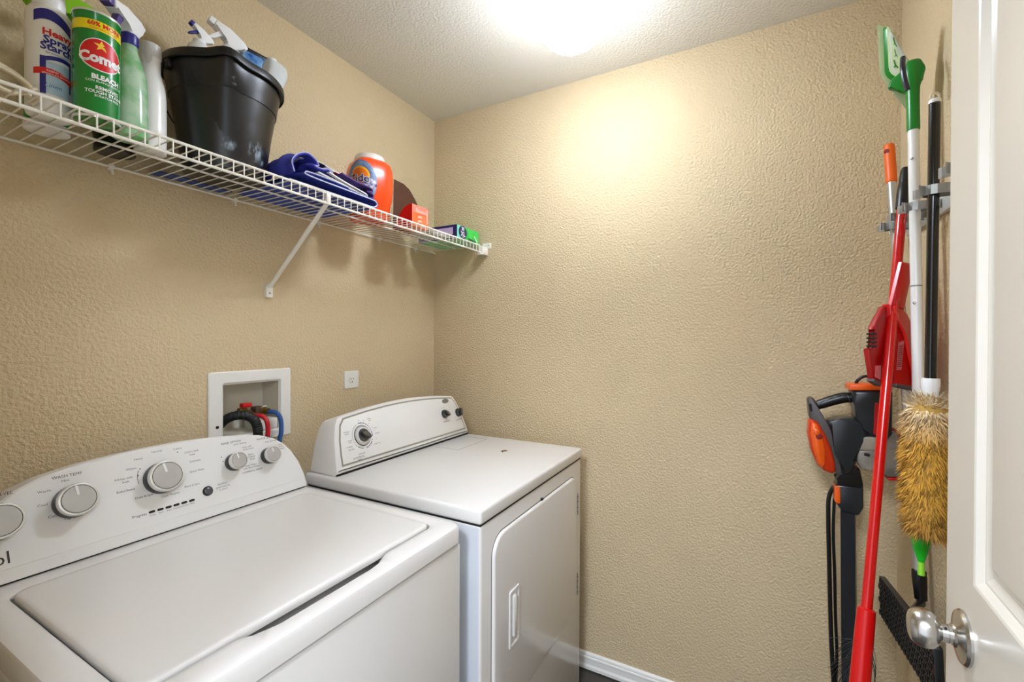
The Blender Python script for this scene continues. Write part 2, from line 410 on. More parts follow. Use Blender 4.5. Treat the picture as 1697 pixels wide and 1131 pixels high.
# lid
def lidr(d, z): return [Vector((a, b, z)) for a, b in rrect(LX0+d, LX1-d, LYF+d, LYB-d, max(.022-d*.4, .004), 8)]
lid = obj('lid', loft([lidr(.006, WZ-.015), lidr(.001, WZ-.012), lidr(0, WZ-.004), lidr(.0012, WZ+.0005), lidr(.004, WZ+.0026), lidr(.010, WZ+.0034)]), ENAMEL, wa, ang=40)
# console
WF = Frame((-1.195, -.168, WZ), (1, 0, 0), (0, math.sin(math.radians(20)), math.cos(math.radians(20))))
half = [(.356, .006), (.352, .045), (.343, .085), (.327, .123), (.305, .153), (.275, .177), (.235, .193), (.175, .205), (.10, .212), (.04, .2155)]
out = half+[(-a, b) for a, b in half[::-1]]
con = console_shell('control_console', out, WF, .007, .012, -.058, .004, ENAMEL2, wa)
obj('console_base_strip', prism([(-.348, .005), (.348, .005), (.346, .030), (-.346, .030)], WF, -.002, .0012, .0008, 1), ENAMEL2, wa)
obj('console_shadow_strip', box(-1.195-.345, -1.195+.345, -.16, -.07, WZ, WZ+.006), DARK, wa)  # black strip put in as the shade under the console
CX = lambda x: x+1.195
for x, y, r, pt in ((-1.493, .128, .0335, 2.6), (-1.381, .135, .0335, 1.66), (-1.218, .141, .037, 1.75), (-1.043, .138, .0235, 1.75), (-.942, .133, .0235, 1.72)):
    knob(wa, WF, CX(x)-.006, y-.009, r, .036 if r > .03 else .030, pt)
bt = obj('start_button', lathe([(.0125, 0), (.0125, .002), (.0105, .004), (.0103, .002)], WF(CX(-1.127), .071), WF.n, 32), mat('button_ring', (50, 50, 52), .3, metal=.4, var=.02), wa)
obj('button_cap', lathe([(.0100, 0), (.0100, .005), (.008, .0066), (.0001, .0072)], WF(CX(-1.127), .071), WF.n, 32), mat('dark_button', (72, 72, 74), .25, var=.02), bt)
for i in range(6):
    obj('indicator_light', prism(rrect(-.0065, .0065, -.0028, .0028, .0025, 3), Frame(WF(CX(-1.253+.0172*i), .059), WF.u, WF.v), 0, .0009), BLACK, wa)
bm = bmesh.new(); T = lambda s, x, y, z=.0078, **k: add_text(bm, s, WF, CX(x), y, z, h=.0007, **k)
for s, x, y in (('Normal', -1.223, .199), ('Colors', -1.178, .196), ('Heavy', -1.262, .189), ('Colors with', -1.147, .182), ('Soak', -1.147, .174), ('Whites', -1.279, .169), ('Delicates', -1.143, .156),
                ('Whites with', -1.296, .150), ('Soak', -1.293, .142), ('Quick Wash', -1.143, .130), ('Bulky/Sheets', -1.295, .122), ('Drain & Spin', -1.263, .099), ('Rinse & Spin', -1.160, .096), ('Clean Washer', -1.210, .087),
                ('Warm', -1.428, .160), ('Hot', -1.394, .1735), ('Cool', -1.433, .133), ('Cold', -1.420, .106), ('Tap Cold', -1.390, .094)): T(s, x, y, .0078 if x < -1.35 else .0070)
for s, x, y in (('Auto Sensing', -1.022, .177), ('Auto with', -1.004, .164), ('Extra Rinse', -1.001, .157), ('Fabric', -.998, .140), ('Softener', -.997, .133), ('Rinse', -.996, .126), ('Deep Water', -1.004, .110), ('with Extra Rinse', -1.004, .103), ('Auto Sensing', -.932, .166), ('Deep', -.904, .150), ('Water', -.902, .143), ('Wash', -.900, .136)): T(s, x, y, .0066)
for s, x, y in (('Start/Pause', -1.088, .080), ('Hold 3 seconds', -1.088, .072), ('to cancel', -1.088, .065)): T(s, x, y, .0058)
for i, s in enumerate(('Sensing', 'Wash', 'Rinse', 'Final Spin', 'Lid Locked', 'Done')): T(s, -1.253+.0172*i, .0515, .0042)
for i, q in enumerate((-.150, -.152)): pass
for x, y in ((-1.288+.026, .165), (-1.288+.020, .150), (-1.179, .187), (-1.078, .150), (-1.076, .138)): add_poly(bm, ell(CX(x), y, .0016, .0016, 8), WF, .0007)
obj('console_lettering', bm, INK, con, smooth=False)['kind'] = 'stuff'
bm = bmesh.new()
HEAD = []
for s, x, y, z in (('WASH TEMP', -1.390, .1830, .0088), ('LOAD LEVEL', -1.496, .172, .0088), ('RINSE OPTION', -1.045, .185, .0082), ('WATER LEVEL', -.948, .178, .0080), ('Progress', -1.278, .058, .008), ('COMMERCIAL DESIGN', -1.002, .093, .0058)):
    bm = bmesh.new(); add_text(bm, s, WF, CX(x), y, z, h=.0007); obj('heading_lettering', bm, INKD, con, smooth=False)
bm = bmesh.new(); add_text(bm, 'Whirlpool', WF, CX(-1.484), .050, .034, h=.0007, align='RIGHT'); obj('maker_lettering', bm, INKD, con, smooth=False)
bm = bmesh.new()
arc = [(CX(-1.218)+.052*math.cos(a), .141+.052*math.sin(a)) for a in [2.72+.045*i for i in range(15)]]
tube([WF(a, b, .0005) for a, b in arc], .0005, 5, bm)
obj('dial_arc_line', bm, INKD, con, smooth=False)

# ------------------------------------------------------------ dryer
DX0, DX1, DYF, DZ = -.797, -.018, -.785, .912
dr = thing('clothes_dryer', ((DX0+DX1)/2, -.4, 0), 'white front-loading clothes dryer with chipped top against the far wall', 'dryer')
bm = box(DX0+.004, DX1-.004, DYF+.004, -.09, ZBOT+.02, DZ-.043, .010, 3)
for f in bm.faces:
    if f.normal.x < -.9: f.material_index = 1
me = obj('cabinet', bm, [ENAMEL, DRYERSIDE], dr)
feet(dr, DX0+.06, DX1-.06, DYF+.06, -.15)
top = obj('top_deck', box(DX0, DX1, DYF, -.088, DZ-.040, DZ, .009, 4), ENAMEL, dr)
obj('deck_shadow_strip', box(DX0+.006, DX1-.006, DYF+.006, -.1, DZ-.045, DZ-.038), DARK, dr)  # black band standing in for the shade below the deck lip
GRV = mat('shallow_groove_line', (150, 148, 142), .5, var=.05)
bm = bmesh.new()
pts = [(-.300, -.255), (-.302, -.362), (-.082, -.362), (-.075, -.255)]
for a, b in zip(pts, pts[1:]):
    a = Vector((*a, DZ+.0001)); b = Vector((*b, DZ+.0001)); tube([a, b], .0009, 6, bm)
obj('lint_lid_seam', bm, GRV, dr)
RUST = mat('rusty_chip', (70, 34, 16), .9, rgb2=(150, 110, 70), vscale=120)
bm = bmesh.new(); FT = Frame((-.225, -.53, DZ), (1, 0, 0), (0, 1, 0))
rp = []
for i in range(22):
    a = 2*PI*i/22; r = .013*(.55+.7*random.random()); rp.append((r*1.9*math.cos(a), r*math.sin(a)))
add_poly(bm, rp, FT, .0005); obj('rust_chip', bm, RUST, dr, smooth=False)
bm = bmesh.new()
for x, y in ((-.46, -.40), (-.47, -.395), (-.445, -.412), (-.435, -.45), (-.53, -.47), (-.35, -.60), (-.40, -.415), (-.62, -.55), (-.33, -.47)):
    add_poly(bm, [(x+.225+random.uniform(-.004, .004), y+.53+random.uniform(-.002, .002)) for _ in range(3)], FT, .0005)
obj('paint_scuffs', bm, mat('scuff', (120, 112, 100), .8, var=.2), dr, smooth=False)['kind'] = 'stuff'
# dryer door
FF = Frame((0, DYF+.004, 0), (1, 0, 0), (0, 0, 1))
dp = rrect(-.735, -.083, .277, .818, .058, 7)
obj('door_seam', prism(inset(dp, -.0035), FF, -.001, .0006), mat('seam_grey', (120, 116, 108), .5, var=.05), dr)
dd = obj('door', loft([[FF(a, b, h) for a, b in inset(dp, d)] for d, h in ((0, 0), (.0, .005), (.003, .0085), (.007, .0095))]), ENAMEL, dr, ang=50)
hp = rrect(-.652, -.592, .462, .628, .006, 3)
obj('door_handle', loft([[FF(a, b, h) for a, b in rrect(-.652+d, -.592-d, .462+d, .628-d, .006, 3)] for d, h in ((-.001, .009), (0, .0125), (.003, .0135), (.007, .0125), (.010, .006))]), ENAMEL2, dd, ang=25)
hp2 = rrect(-.634, -.612, .485, .612, .010, 4)
obj('handle_grip', loft([[FF(a, b, h) for a, b in inset(hp2, d)] for d, h in ((0, .006), (.001, .014), (.004, .0165))]), ENAMEL2, dd, ang=40)
for z in (.70, .38):
    hg = obj('door_hinge', tube([(-.083, DYF-.003, z-.042), (-.083, DYF-.003, z+.042)], .0045, 12), STEEL, dd)
    bm = bmesh.new()
    for q in (-.03, -.012, .012, .03): tube([(-.083, DYF-.003, z+q-.001), (-.083, DYF-.003, z+q+.001)], .0049, 12, bm)
    obj('hinge_knuckle_gaps', bm, DARK, hg)['kind'] = 'stuff'
bm = box(-.42, -.408, DYF-.002, DYF+.01, .820, .826); obj('door_latch_slot', bm, DARK, dr)
# dryer console
t19 = math.radians(19); KF = Frame((-.401, -.232, DZ), (1, 0, 0), (0, math.sin(t19), math.cos(t19)))
W2 = .380
half = [(W2, .006), (W2+.001, .016), (W2-.006, .060), (W2-.016, .115), (W2-.032, .165), (W2-.046, .188), (W2-.058, .195), (.22, .208), (.11, .216), (.03, .219)]
out = half+[(-a, b) for a, b in half[::-1]]
con2 = console_shell('control_console', out, KF, .013, .016, -.099, .016, ENAMEL2, dr)
obj('console_shadow_strip', box(-.401-W2+.003, -.401+W2-.003, -.225, -.11, DZ, DZ+.006), DARK, dr)  # shade beneath the dryer console, put in as a black strip
ih = [(W2-.030, .034), (W2-.032, .060), (W2-.040, .112), (W2-.054, .160), (W2-.072, .180), (.2, .191), (.1, .197), (.03, .199)]
ip = ih+[(-a, b) for a, b in ih[::-1]]
obj('panel_groove', prism(inset(ip, -.006), KF, -.001, .0006), mat('taupe_groove', (150, 145, 132), .4, var=.04), con2)
pn = obj('control_panel', loft([[KF(a, b, h) for a, b in inset(ip, d)] for d, h in ((0, 0), (0, .0016), (.0015, .0026))]), mat('glossy_panel_white', (234, 232, 228), .12, var=.01), con2, ang=50)
KX = lambda x: x+.401
def dryer_knob(x, y, r, rot, ringed):
    c = KF(KX(x), y, .0026)
    if ringed:
        k = obj('timer_dial', lathe([(r, 0), (r, .004), (r*.97, .006), (r*.90, .0065), (r*.88, .004)], c, KF.n, 48), CHROME, dr)
        obj('dial_skirt', lathe([(r*.88, .002), (r*.86, .0068), (r*.62, .0085), (r*.6, .006)], c, KF.n, 48), mat('dial_pale_grey', (208, 207, 203), .3, var=.03), k)
        obj('dial_dark_ring', lathe([(r*1.02, 0), (r*1.06, .002), (r*1.0, .003)], c, KF.n, 48, cap=False), BLACK, k)
        r2 = r*.68
    else:
        k = obj('knob', lathe([(r*1.1, 0), (r*1.1, .003), (r, .006)], c, KF.n, 32), BLACK, dr); r2 = r
    G = Frame(c, KF.u*math.cos(rot)+KF.v*math.sin(rot), -KF.u*math.sin(rot)+KF.v*math.cos(rot))
    obj('knob_body', lathe([(r2, .004), (r2, .009), (r2*.92, .012), (r2*.5, .013), (.0001, .013)], c, KF.n, 32), mat('gunmetal_knob', (96, 96, 98), .25, metal=.5, var=.05), k)
    leaf = [(r2*1.05*math.cos(a), r2*.50*math.sin(a)*(abs(math.sin(a))**.3)) for a in [2*PI*i/24+.01 for i in range(24)]]
    obj('knob_grip', loft([[G(a*s, b*s, h) for a, b in leaf] for s, h in ((1, .010), (1.0, .019), (.93, .0235), (.8, .0245))]), BLACK, k, ang=50)
    obj('knob_cap', loft([[G(a*s*.8, b*s*.62, h) for a, b in leaf] for s, h in ((1, .0242), (.97, .0256), (.85, .026))]), mat('gunmetal_cap', (120, 120, 120), .22, metal=.6, var=.05), k, ang=50)
dryer_knob(-.648, .112, .0345, math.radians(-32), True)
dryer_knob(-.172, .118, .0175, math.radians(-40), False)
dryer_knob(-.072, .110, .0175, math.radians(75), False)
BLUEP = mat('blue_print', (30, 52, 120), .5, var=.02); GREENP = mat('green_print', (30, 110, 70), .5, var=.02)
def arcs(bm, a0, a1, r, wd):
    n = max(2, int(abs(a1-a0)/.1)); V = []
    for i in range(n+1):
        a = a0+(a1-a0)*i/n
        V.append([bm.verts.new(KF(KX(-.648)+rr*math.cos(a), .112+rr*math.sin(a), .0030)) for rr in (r, r+wd)])
    for i in range(n): bm.faces.new((V[i][0], V[i+1][0], V[i+1][1], V[i][1]))
bm = bmesh.new()
for a, b in ((1.75, 1.35), (1.30, 1.08), (1.02, .86), (.80, .66), (.60, .52), (.46, .40), (.34, .28), (.20, -.22), (-.48, -.56), (-.66, -.92), (-.98, -1.16), (-1.22, -1.42)): arcs(bm, a, b, .0435, .0028)
obj('blue_dial_marks', bm, BLUEP, pn, smooth=False)['kind'] = 'stuff'
bm = bmesh.new()
for a, b in ((-1.75, -2.35), (-2.42, -2.5), (-2.58, -2.64), (-2.72, -2.80)): arcs(bm, a, b, .0435, .0022)
obj('green_dial_marks', bm, GREENP, pn, smooth=False)['kind'] = 'stuff'
bm = bmesh.new(); arcs(bm, -2.9, -4.35, .0435, .0012)
TT = lambda s, x, y, z=.0062, **k: add_text(bm, s, KF, KX(x), y, z, h=.0031, **k)
for s, x, y in (('TIMED', -.602, .165), ('DRY', -.600, .158), ('WRINKLE', -.712, .135), ('SHIELD', -.712, .128), ('HIGH', -.583, .128), ('MEDIUM', -.580, .108), ('MORE', -.706, .104), ('DRY', -.706, .098), ('NORMAL', -.712, .084), ('LESS DRY', -.708, .074), ('FLUFF AIR', -.590, .072), ('DAMP DRY', -.668, .052)): TT(s, x, y)
for s, x, y in (('80', -.650, .166), ('70', -.627, .163), ('60', -.607, .148), ('50', -.596, .134), ('40', -.590, .122), ('20', -.590, .090), ('10', -.606, .070)): TT(s, x, y, .005)
for s, x, y in (('LOW  HIGH', -.172, .146), ('ON', -.196, .142), ('START', -.078, .140)): TT(s, x, y, .005)
obj('panel_lettering', bm, INK, pn, smooth=False)['kind'] = 'stuff'
bm = bmesh.new()
for s, x, y, z in (('AUTOMATIC', -.684, .042, .0088), ('DRY', -.682, .034, .0088), ('TEMPERATURE', -.170, .084, .0070), ('PUSH TO START', -.075, .078, .0066)): TT(s, x, y, z)
obj('panel_heading_lettering', bm, INKD, pn, smooth=False)['kind'] = 'stuff'
bd = obj('oval_badge', loft([[KF(a, b, h) for a, b in ell(KX(-.142), .174, .023*s, .0105*s)] for s, h in ((1, .0026), (1, .004), (.94, .0046))]), mat('badge_silver', (176, 172, 164), .25, metal=.6, var=.05), pn, ang=50)
bm = bmesh.new(); add_text(bm, 'Whirlpool', KF, KX(-.142), .174, .0085, h=.0049); obj('badge_lettering', bm, INKD, pn, smooth=False)

# both machines stand a little further into the room: true size and place
CAMP = Vector((-1.7845, -1.4086, 1.3623))
for t_ in (wa, dr): t_.location = CAMP+(t_.location-CAMP)*.947; t_.scale = (.947,)*3
# ------------------------------------------------------------ laundry outlet box, hoses, socket
ob = thing('laundry_outlet_box', (-.92, 0, 1.05), 'white recessed laundry outlet box with valves in the left wall', 'outlet box')
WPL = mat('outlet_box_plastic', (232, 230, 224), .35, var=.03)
outer = rrect(-1.053, -.789, 1.030, 1.258, .006, 3); inn = rrect(-1.013, -.826, 1.056, 1.2215, .006, 3)
WFm = Frame((0, 0, 0), (1, 0, 0), (0, 0, 1))
obj('frame', loft([[WFm(a, b, h) for a, b in P] for P, h in ((outer, .0), (outer, .0045), (inset(outer, .003), .0065), (inset(inn, -.003), .0065), (inn, .0045), (inn, .0), (inset(inn, .004), -.0))], False, False), WPL, ob, ang=25)
bi = rrect(-1.011, -.828, 1.058, 1.2195, .006, 3)
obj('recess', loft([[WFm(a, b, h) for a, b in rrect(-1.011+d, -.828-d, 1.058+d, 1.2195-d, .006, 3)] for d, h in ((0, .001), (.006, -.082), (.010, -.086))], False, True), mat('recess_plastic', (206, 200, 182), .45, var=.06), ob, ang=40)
obj('inner_ledge', box(-.905, -.832, .0, .07, 1.060, 1.094, .004), WPL, ob)
bm = bmesh.new(); lathe([(.0045, .006), (.0045, .0075), (.0001, .0077)], (-1.029, 0, 1.094), (0, -1, 0), 12, bm); obj('screw_hole', bm, DARK, ob)
BR = mat('aged_brass', (150, 120, 66), .35, metal=.85, var=.3, vscale=60)
v1 = obj('brass_valve', lathe([(.012, 0), (.012, .02), (.015, .021), (.015, .034), (.011, .035), (.011, .05)], (-.928, .052, 1.118), (.35, -1, -.15), 20), BR, ob)
lathe_b = box(-.940, -.914, .030, .052, 1.112, 1.135, .004); obj('valve_body', lathe_b, BR, v1)
obj('red_valve_lever', box(-.938, -.908, .018, .040, 1.137, 1.151, .003), RED, v1)
v2 = obj('brass_valve', lathe([(.011, 0), (.011, .018), (.014, .019), (.014, .034), (.010, .035), (.010, .05)], (-.870, .056, 1.120), (.2, -1, -.05), 20), BR, ob)
obj('valve_body', box(-.893, -.865, .024, .056, 1.100, 1.134, .004), mat('tarnished_brass', (92, 74, 58), .5, metal=.6, var=.3, vscale=70), v2)
obj('washer_ring', lathe([(.0145, 0), (.0165, .001), (.0165, .003), (.0145, .004)], (-.862, .030, 1.119), (.2, -1, -.05), 20), CHROME, v2)
bh = smooth_path([(-1.004, .045, 1.078), (-1.000, .02, 1.103), (-.990, -.012, 1.121), (-.968, -.035, 1.124), (-.945, -.044, 1.110), (-.932, -.046, 1.085), (-.928, -.043, 1.05), (-.925, -.034, .95), (-.93, -.030, .80), (-.93, -.030, .5)], 8)
FOAM = mat('black_corrugated_hose', (16, 18, 18), .55, var=.1)
rr = [.0135+(.0012 if i % 2 else -.0003) for i in range(len(bh))]
rr[0] = .008; rr[1] = .011
setp(obj('drain_hose', tube(bh, rr, 14), FOAM), 'black corrugated drain hose arching out of the wall box', 'hose')
rh = smooth_path([(-.912, .002, 1.112), (-.902, -.022, 1.110), (-.896, -.038, 1.095), (-.893, -.040, 1.06), (-.893, -.032, .98), (-.895, -.03, .6)], 8)
setp(obj('supply_hose', tube(rh, .0072, 12), mat('red_rubber', (205, 30, 42), .4, var=.06)), 'red rubber water supply hose beside the black drain hose', 'hose')
bh2 = smooth_path([(-.860, .004, 1.116), (-.852, -.018, 1.114), (-.846, -.034, 1.095), (-.846, -.038, 1.05), (-.850, -.032, .98), (-.855, -.03, .6)], 8)
setp(obj('supply_hose', tube(bh2, .0072, 12), mat('blue_rubber', (44, 92, 158), .4, var=.06)), 'blue rubber water supply hose at the right of the wall box', 'hose')
so = thing('wall_outlet', (-.523, 0, 1.197), 'small square white electrical outlet on the wall above the dryer', 'outlet')
obj('face_plate', loft([[WFm(a, b, h) for a, b in inset(rrect(-.558, -.488, 1.163, 1.231, .004, 3), d)] for d, h in ((0, 0), (0, .005), (.0025, .0065))]), WPL, so, ang=25)
obj('receptacle', lathe([(.0155, .006), (.0155, .0078), (.0145, .0082)], (-.523, 0, 1.196), (0, -1, 0), 28), WPL, so)
bm = bmesh.new()
for x, z, a, b in ((-.529, 1.200, .0012, .0045), (-.517, 1.200, .0012, .0038)): add_poly(bm, [(x-a, z-b), (x+a, z-b), (x+a, z+b), (x-a, z+b)], WFm, .0085)
add_poly(bm, ell(-.523, 1.188, .0026, .0026, 12), WFm, .0085); obj('slots', bm, DARK, so, smooth=False)

# ------------------------------------------------------------ wire shelf
ZD = 1.787; YF = -.304
sh = thing('wire_shelf', (-.85, -.15, ZD), 'long white wire shelf running along the left wall', 'shelf')
obj('rail', tube([(X0+.002, -.010, ZD-.005), (-.004, -.010, ZD-.005)], .0030, 10), WIRE, sh)
obj('rail', tube([(X0+.002, YF, ZD-.001), (-.055, YF, ZD-.001)], .0034, 10), WIRE, sh)
obj('rail', tube([(X0+.002, YF-.001, ZD-.031), (-.047, YF-.001, ZD-.031)], .0034, 10), WIRE, sh)
obj('rail', tube([(X0+.002, -.170, ZD-.0045), (-.050, -.170, ZD-.0045)], .0027, 10), WIRE, sh)
first = None; x = -.0619-.0127+.0254*1
x = -.0365
while x > X0+.01:
    if first is None:
        p = [(x, -.006, ZD), (x, YF+.004, ZD), (x, YF-.001, ZD-.001), (x, YF-.0035, ZD-.005), (x, YF-.0035, ZD-.033)]
        first = obj('deck_wire', tube(p, .0016, 6), WIRE, sh, loc=(x, 0, ZD)); base = first.location.copy(); bx = x
    else:
        o = bpy.data.objects.new('deck_wire', first.data); COL.objects.link(o); o.parent = sh; o.location = base+Vector((x-bx, 0, 0))
    x -= .0254
# support brace
A = Vector((-.8695, -.012, 1.527)); B = Vector((-.884, YF+.004, ZD-.034)); d = (B-A).normalized(); s_ = d.cross(Vector((1, 0, 0))).normalized()
br = obj('support_brace', loft([[A+Vector((a, 0, 0))+s_*b for a, b in rrect(-.0075, .0075, -.003, .003, .002, 2)], [B+Vector((a, 0, 0))+s_*b for a, b in rrect(-.0075, .0075, -.003, .003, .002, 2)]]), WIRE, sh)
pp = [(-.0115, -.022), (.0115, -.022), (.0115, .012), (.0085, .020), (0, .024), (-.0085, .020), (-.0115, .012)]
obj('brace_foot', prism(pp, Frame((-.8695, 0, 1.515), (1, 0, 0), (0, 0, 1)), 0, .013, .0015), WIRE, br)
obj('screw', lathe([(.0035, .013), (.0035, .0145), (.0001, .015)], (-.8695, 0, 1.507), (0, -1, 0), 12), STEEL, br)
bm = box(-.896, -.872, YF-.004, YF+.006, ZD-.034, ZD-.026, .001, 1); box(-.889, -.877, YF-.006, YF+.007, ZD-.03, ZD-.001, .002, bm=bm)
obj('brace_clip', bm, WIRE, br)
for x in (-1.28, -.98, -.68, -.38, -.15):
    c = obj('wall_clip', box(x-.006, x+.006, -.016, 0, ZD-.012, ZD+.001, .002), WIRE, sh)
    obj('clip_pin', lathe([(.0035, 0), (.003, .010), (.001, .012)], (x+.004, -.004, ZD-.012), (0, -.5, -1), 10), WIRE, c)
e = obj('end_bracket', box(-.046, -.001, YF-.012, YF+.012, ZD-.041, ZD-.003, .002), WIRE, sh)
obj('bracket_flange', box(-.007, -.0005, YF-.030, YF+.016, ZD-.008, ZD+.016, .002), WIRE, e)
obj('screw', lathe([(.003, .0), (.003, .0015), (.0001, .002)], (-.007, YF-.018, ZD+.006), (-1, 0, 0), 10), STEEL, e)
obj('bracket_lip', box(-.062, -.044, YF-.010, YF+.009, ZD-.044, ZD-.034, .002), WIRE, e)
ZS = ZD+.0018      # where things stand

# ------------------------------------------------------------ shelf items
WP = mat('white_bottle_plastic', (232, 230, 226), .3, var=.03)
CAPW = mat('white_cap_plastic', (240, 240, 240), .35, var=.02)
NAVYP = mat('navy_print', (38, 36, 128), .35, var=.03); REDPR = mat('red_print', (214, 28, 26), .35, var=.03)
def spray_head(parent, c, yaw, mbody, mtrig, mcollar, s=1.0, tilt=0):
    """trigger sprayer: c is the top of the bottle neck"""
    f = Vector((math.cos(yaw), math.sin(yaw), 0)); up = Vector((0, 0, 1))
    if tilt: up = (up+f*tilt).normalized(); f = (f-up*f.dot(up)).normalized()
    F = Frame(c, f, up)
    hd = obj('spray_head', prism([(a*s, b*s) for a, b in ((-.014, .018), (.012, .018), (.013, .034), (.052, .040), (.054, .056), (.020, .064), (-.020, .060), (-.034, .052), (-.030, .044), (-.018, .036))], F, -.012*s, .012*s, .004*s, 3), mbody, parent)
    obj('collar', lathe([(.014*s, -.004*s), (.0155*s, 0), (.0155*s, .016*s), (.0125*s, .020*s)], c, up, 24), mcollar, hd)
    obj('nozzle', prism([(a*s, b*s) for a, b in ((.052, .039), (.066, .040), (.067, .056), (.052, .058))], F, -.010*s, .010*s, .0025*s), mtrig, hd)
    obj('trigger', prism([(a*s, b*s) for a, b in ((.020, .040), (.036, .041), (.040, .028), (.050, .006), (.046, .000), (.036, .012), (.028, .028))], F, -.0065*s, .0065*s, .002*s), mtrig, hd)
    return hd
# spray starch can
c = (-1.441, -.192)
st = thing('aerosol_can', (*c, ZS), 'white aerosol can of spray starch with navy and red label', 'can')
obj('body', lathe([(.029, 0), (.0325, .002), (.0335, .006), (.0335, .190), (.032, .199), (.027, .207), (.021, .212)], (*c, ZS), seg=48), WP, st)
obj('cap', lathe([(.0225, .207), (.0235, .209), (.0235, .226), (.022, .244), (.020, .248)], (*c, ZS), seg=40), CAPW, st)
Wc = Wrap(c, .0336, -.30, ZS)
bm = bmesh.new()
grid_poly(bm, lambda a, b: Wc(a, b+.012*math.cos(a*55)-.012, .0004), -.021, .036, .176, .196, 14, 2)
obj('navy_top_band', bm, NAVYP, st); bm = bmesh.new()
grid_poly(bm, lambda a, b: Wc(a, b, .0004), -.012, -.0035, .035, .106, 2, 2); grid_poly(bm, lambda a, b: Wc(a, b+.006*math.sin(max(0, (a+.004))*60), .0003), -.0035, .036, .098, .106, 10, 1)
grid_poly(bm, lambda a, b: Wc(a, b, .0004), .032, .036, .05, .105, 1, 2)
obj('navy_label_bands', bm, NAVYP, st)
bm = bmesh.new(); grid_poly(bm, lambda a, b: Wc(a, b-.006*(a/.03)**2, .0009), -.021, .037, .072, .084, 14, 1); obj('red_ribbon', bm, REDPR, st)
bm = bmesh.new(); add_text(bm, 'Heavy', Wc, .014, .152, .018, .0008, bold=.0006)
obj('red_label_print', bm, REDPR, st)
bm = bmesh.new(); add_text(bm, 'Spray', Wc, .014, .138, .019, .0008, bold=.0006); add_text(bm, 'Starch', Wc, .013, .1245, .019, .0008, bold=.0006)
add_text(bm, 'for professional', Wc, .012, .114, .005, .0008); obj('navy_lettering', bm, NAVYP, st)
bm = bmesh.new(); grid_poly(bm, lambda a, b: Wc(a, b, .0003), -.0035, .034, .036, .098, 10, 3); obj('pale_blue_label_picture', bm, mat('pale_blue_print', (178, 205, 222), .35, var=.12, vscale=60), st)
bm = bmesh.new(); add_text(bm, 'FABRIC SAFE', Wc, .012, .079, .0052, .0013); add_text(bm, 'EFFORTLESS IRONING', Wc, .012, .0735, .0042, .0013); obj('white_lettering', bm, CAPW, st)
bm = bmesh.new(); add_text(bm, 'Linen', Wc, .006, .052, .011, .0007, shear=.3); obj('blue_script', bm, mat('mid_blue_print', (60, 110, 180), .4, var=.02), st)
# comet can
c = (-1.388, -.249)
GRN = mat('green_can_paint', (10, 132, 46), .22, coat=.3, var=.06, vscale=14)
cm = thing('cleanser_can', (*c, ZS), 'green cleanser can with a red oval and yellow band', 'can')
obj('body', lathe([(.0345, 0), (.0365, .001), (.0365, .004), (.0355, .006), (.0355, .200), (.0365, .202), (.0365, .205), (.0345, .206), (.0335, .203)], (*c, ZS), seg=56), GRN, cm)
obj('metal_rim', lathe([(.0368, .202), (.0372, .204), (.0366, .2065), (.0345, .2068)], (*c, ZS), seg=56, cap=False), CHROME, cm)
obj('bottom_rim', lathe([(.0345, -.0002), (.0368, .0), (.0371, .002), (.0367, .004)], (*c, ZS), seg=56, cap=False), CHROME, cm)
obj('yellow_band', lathe([(.03575, .168), (.03575, .187)], (*c, ZS), seg=56, cap=False), mat('yellow_print', (246, 226, 20), .3, var=.03), cm)
Wm = Wrap(c, .0357, -.14, ZS); rt = -.05
bm = bmesh.new(); grid_ell(bm, lambda a, b: Wm(a, b, .0003), 0, .122, .0345, .0315, 6, 36, rt); obj('white_oval_border', bm, CAPW, cm)
bm = bmesh.new(); grid_ell(bm, lambda a, b: Wm(a, b, .0008), 0, .122, .0325, .0295, 6, 36, rt); obj('red_oval', bm, REDPR, cm)
bm = bmesh.new(); add_text(bm, 'Comet', Wm, .0, .114, .026, .0014, bold=.0013, sx=.92); obj('oval_lettering', bm, CAPW, cm)
star = []
for i in range(10):
    a = PI/2+i*PI/5; r = .011 if i % 2 == 0 else .0045; star.append((r*math.cos(a)*1.1, .139+r*math.sin(a)))
star[8] = (.026, .1385)
bm = bmesh.new(); ce = bm.verts.new(Wm(0, .139, .0014)); SV = [bm.verts.new(Wm(a, b, .0014)) for a, b in star]
for i in range(10): bm.faces.new((ce, SV[i], SV[(i+1) % 10]))
obj('gold_star', bm, mat('gold_print', (250, 205, 70), .35, var=.03), cm)
bm = bmesh.new(); add_text(bm, '60% MORE', Wm, .006, .1800, .0115, .0006, bold=.0004); add_text(bm, 'CLEANING POWER', Wm, .005, .1717, .0052, .0006); obj('red_band_lettering', bm, REDPR, cm)
bm = bmesh.new()
for s, a, b, z, bo in (('BLEACH', .008, .078, .0125, .0006), ('CON BLANQUEADOR', .006, .0695, .006, 0), ('REMOVES', .010, .0575, .009, .0002), ('TOUGH STAINS', .007, .049, .009, .0002), ('SCRATCH FREE', .010, .0415, .006, .0001)): add_text(bm, s, Wm, a, b, z, .0006, bold=bo)
obj('white_lettering', bm, CAPW, cm)
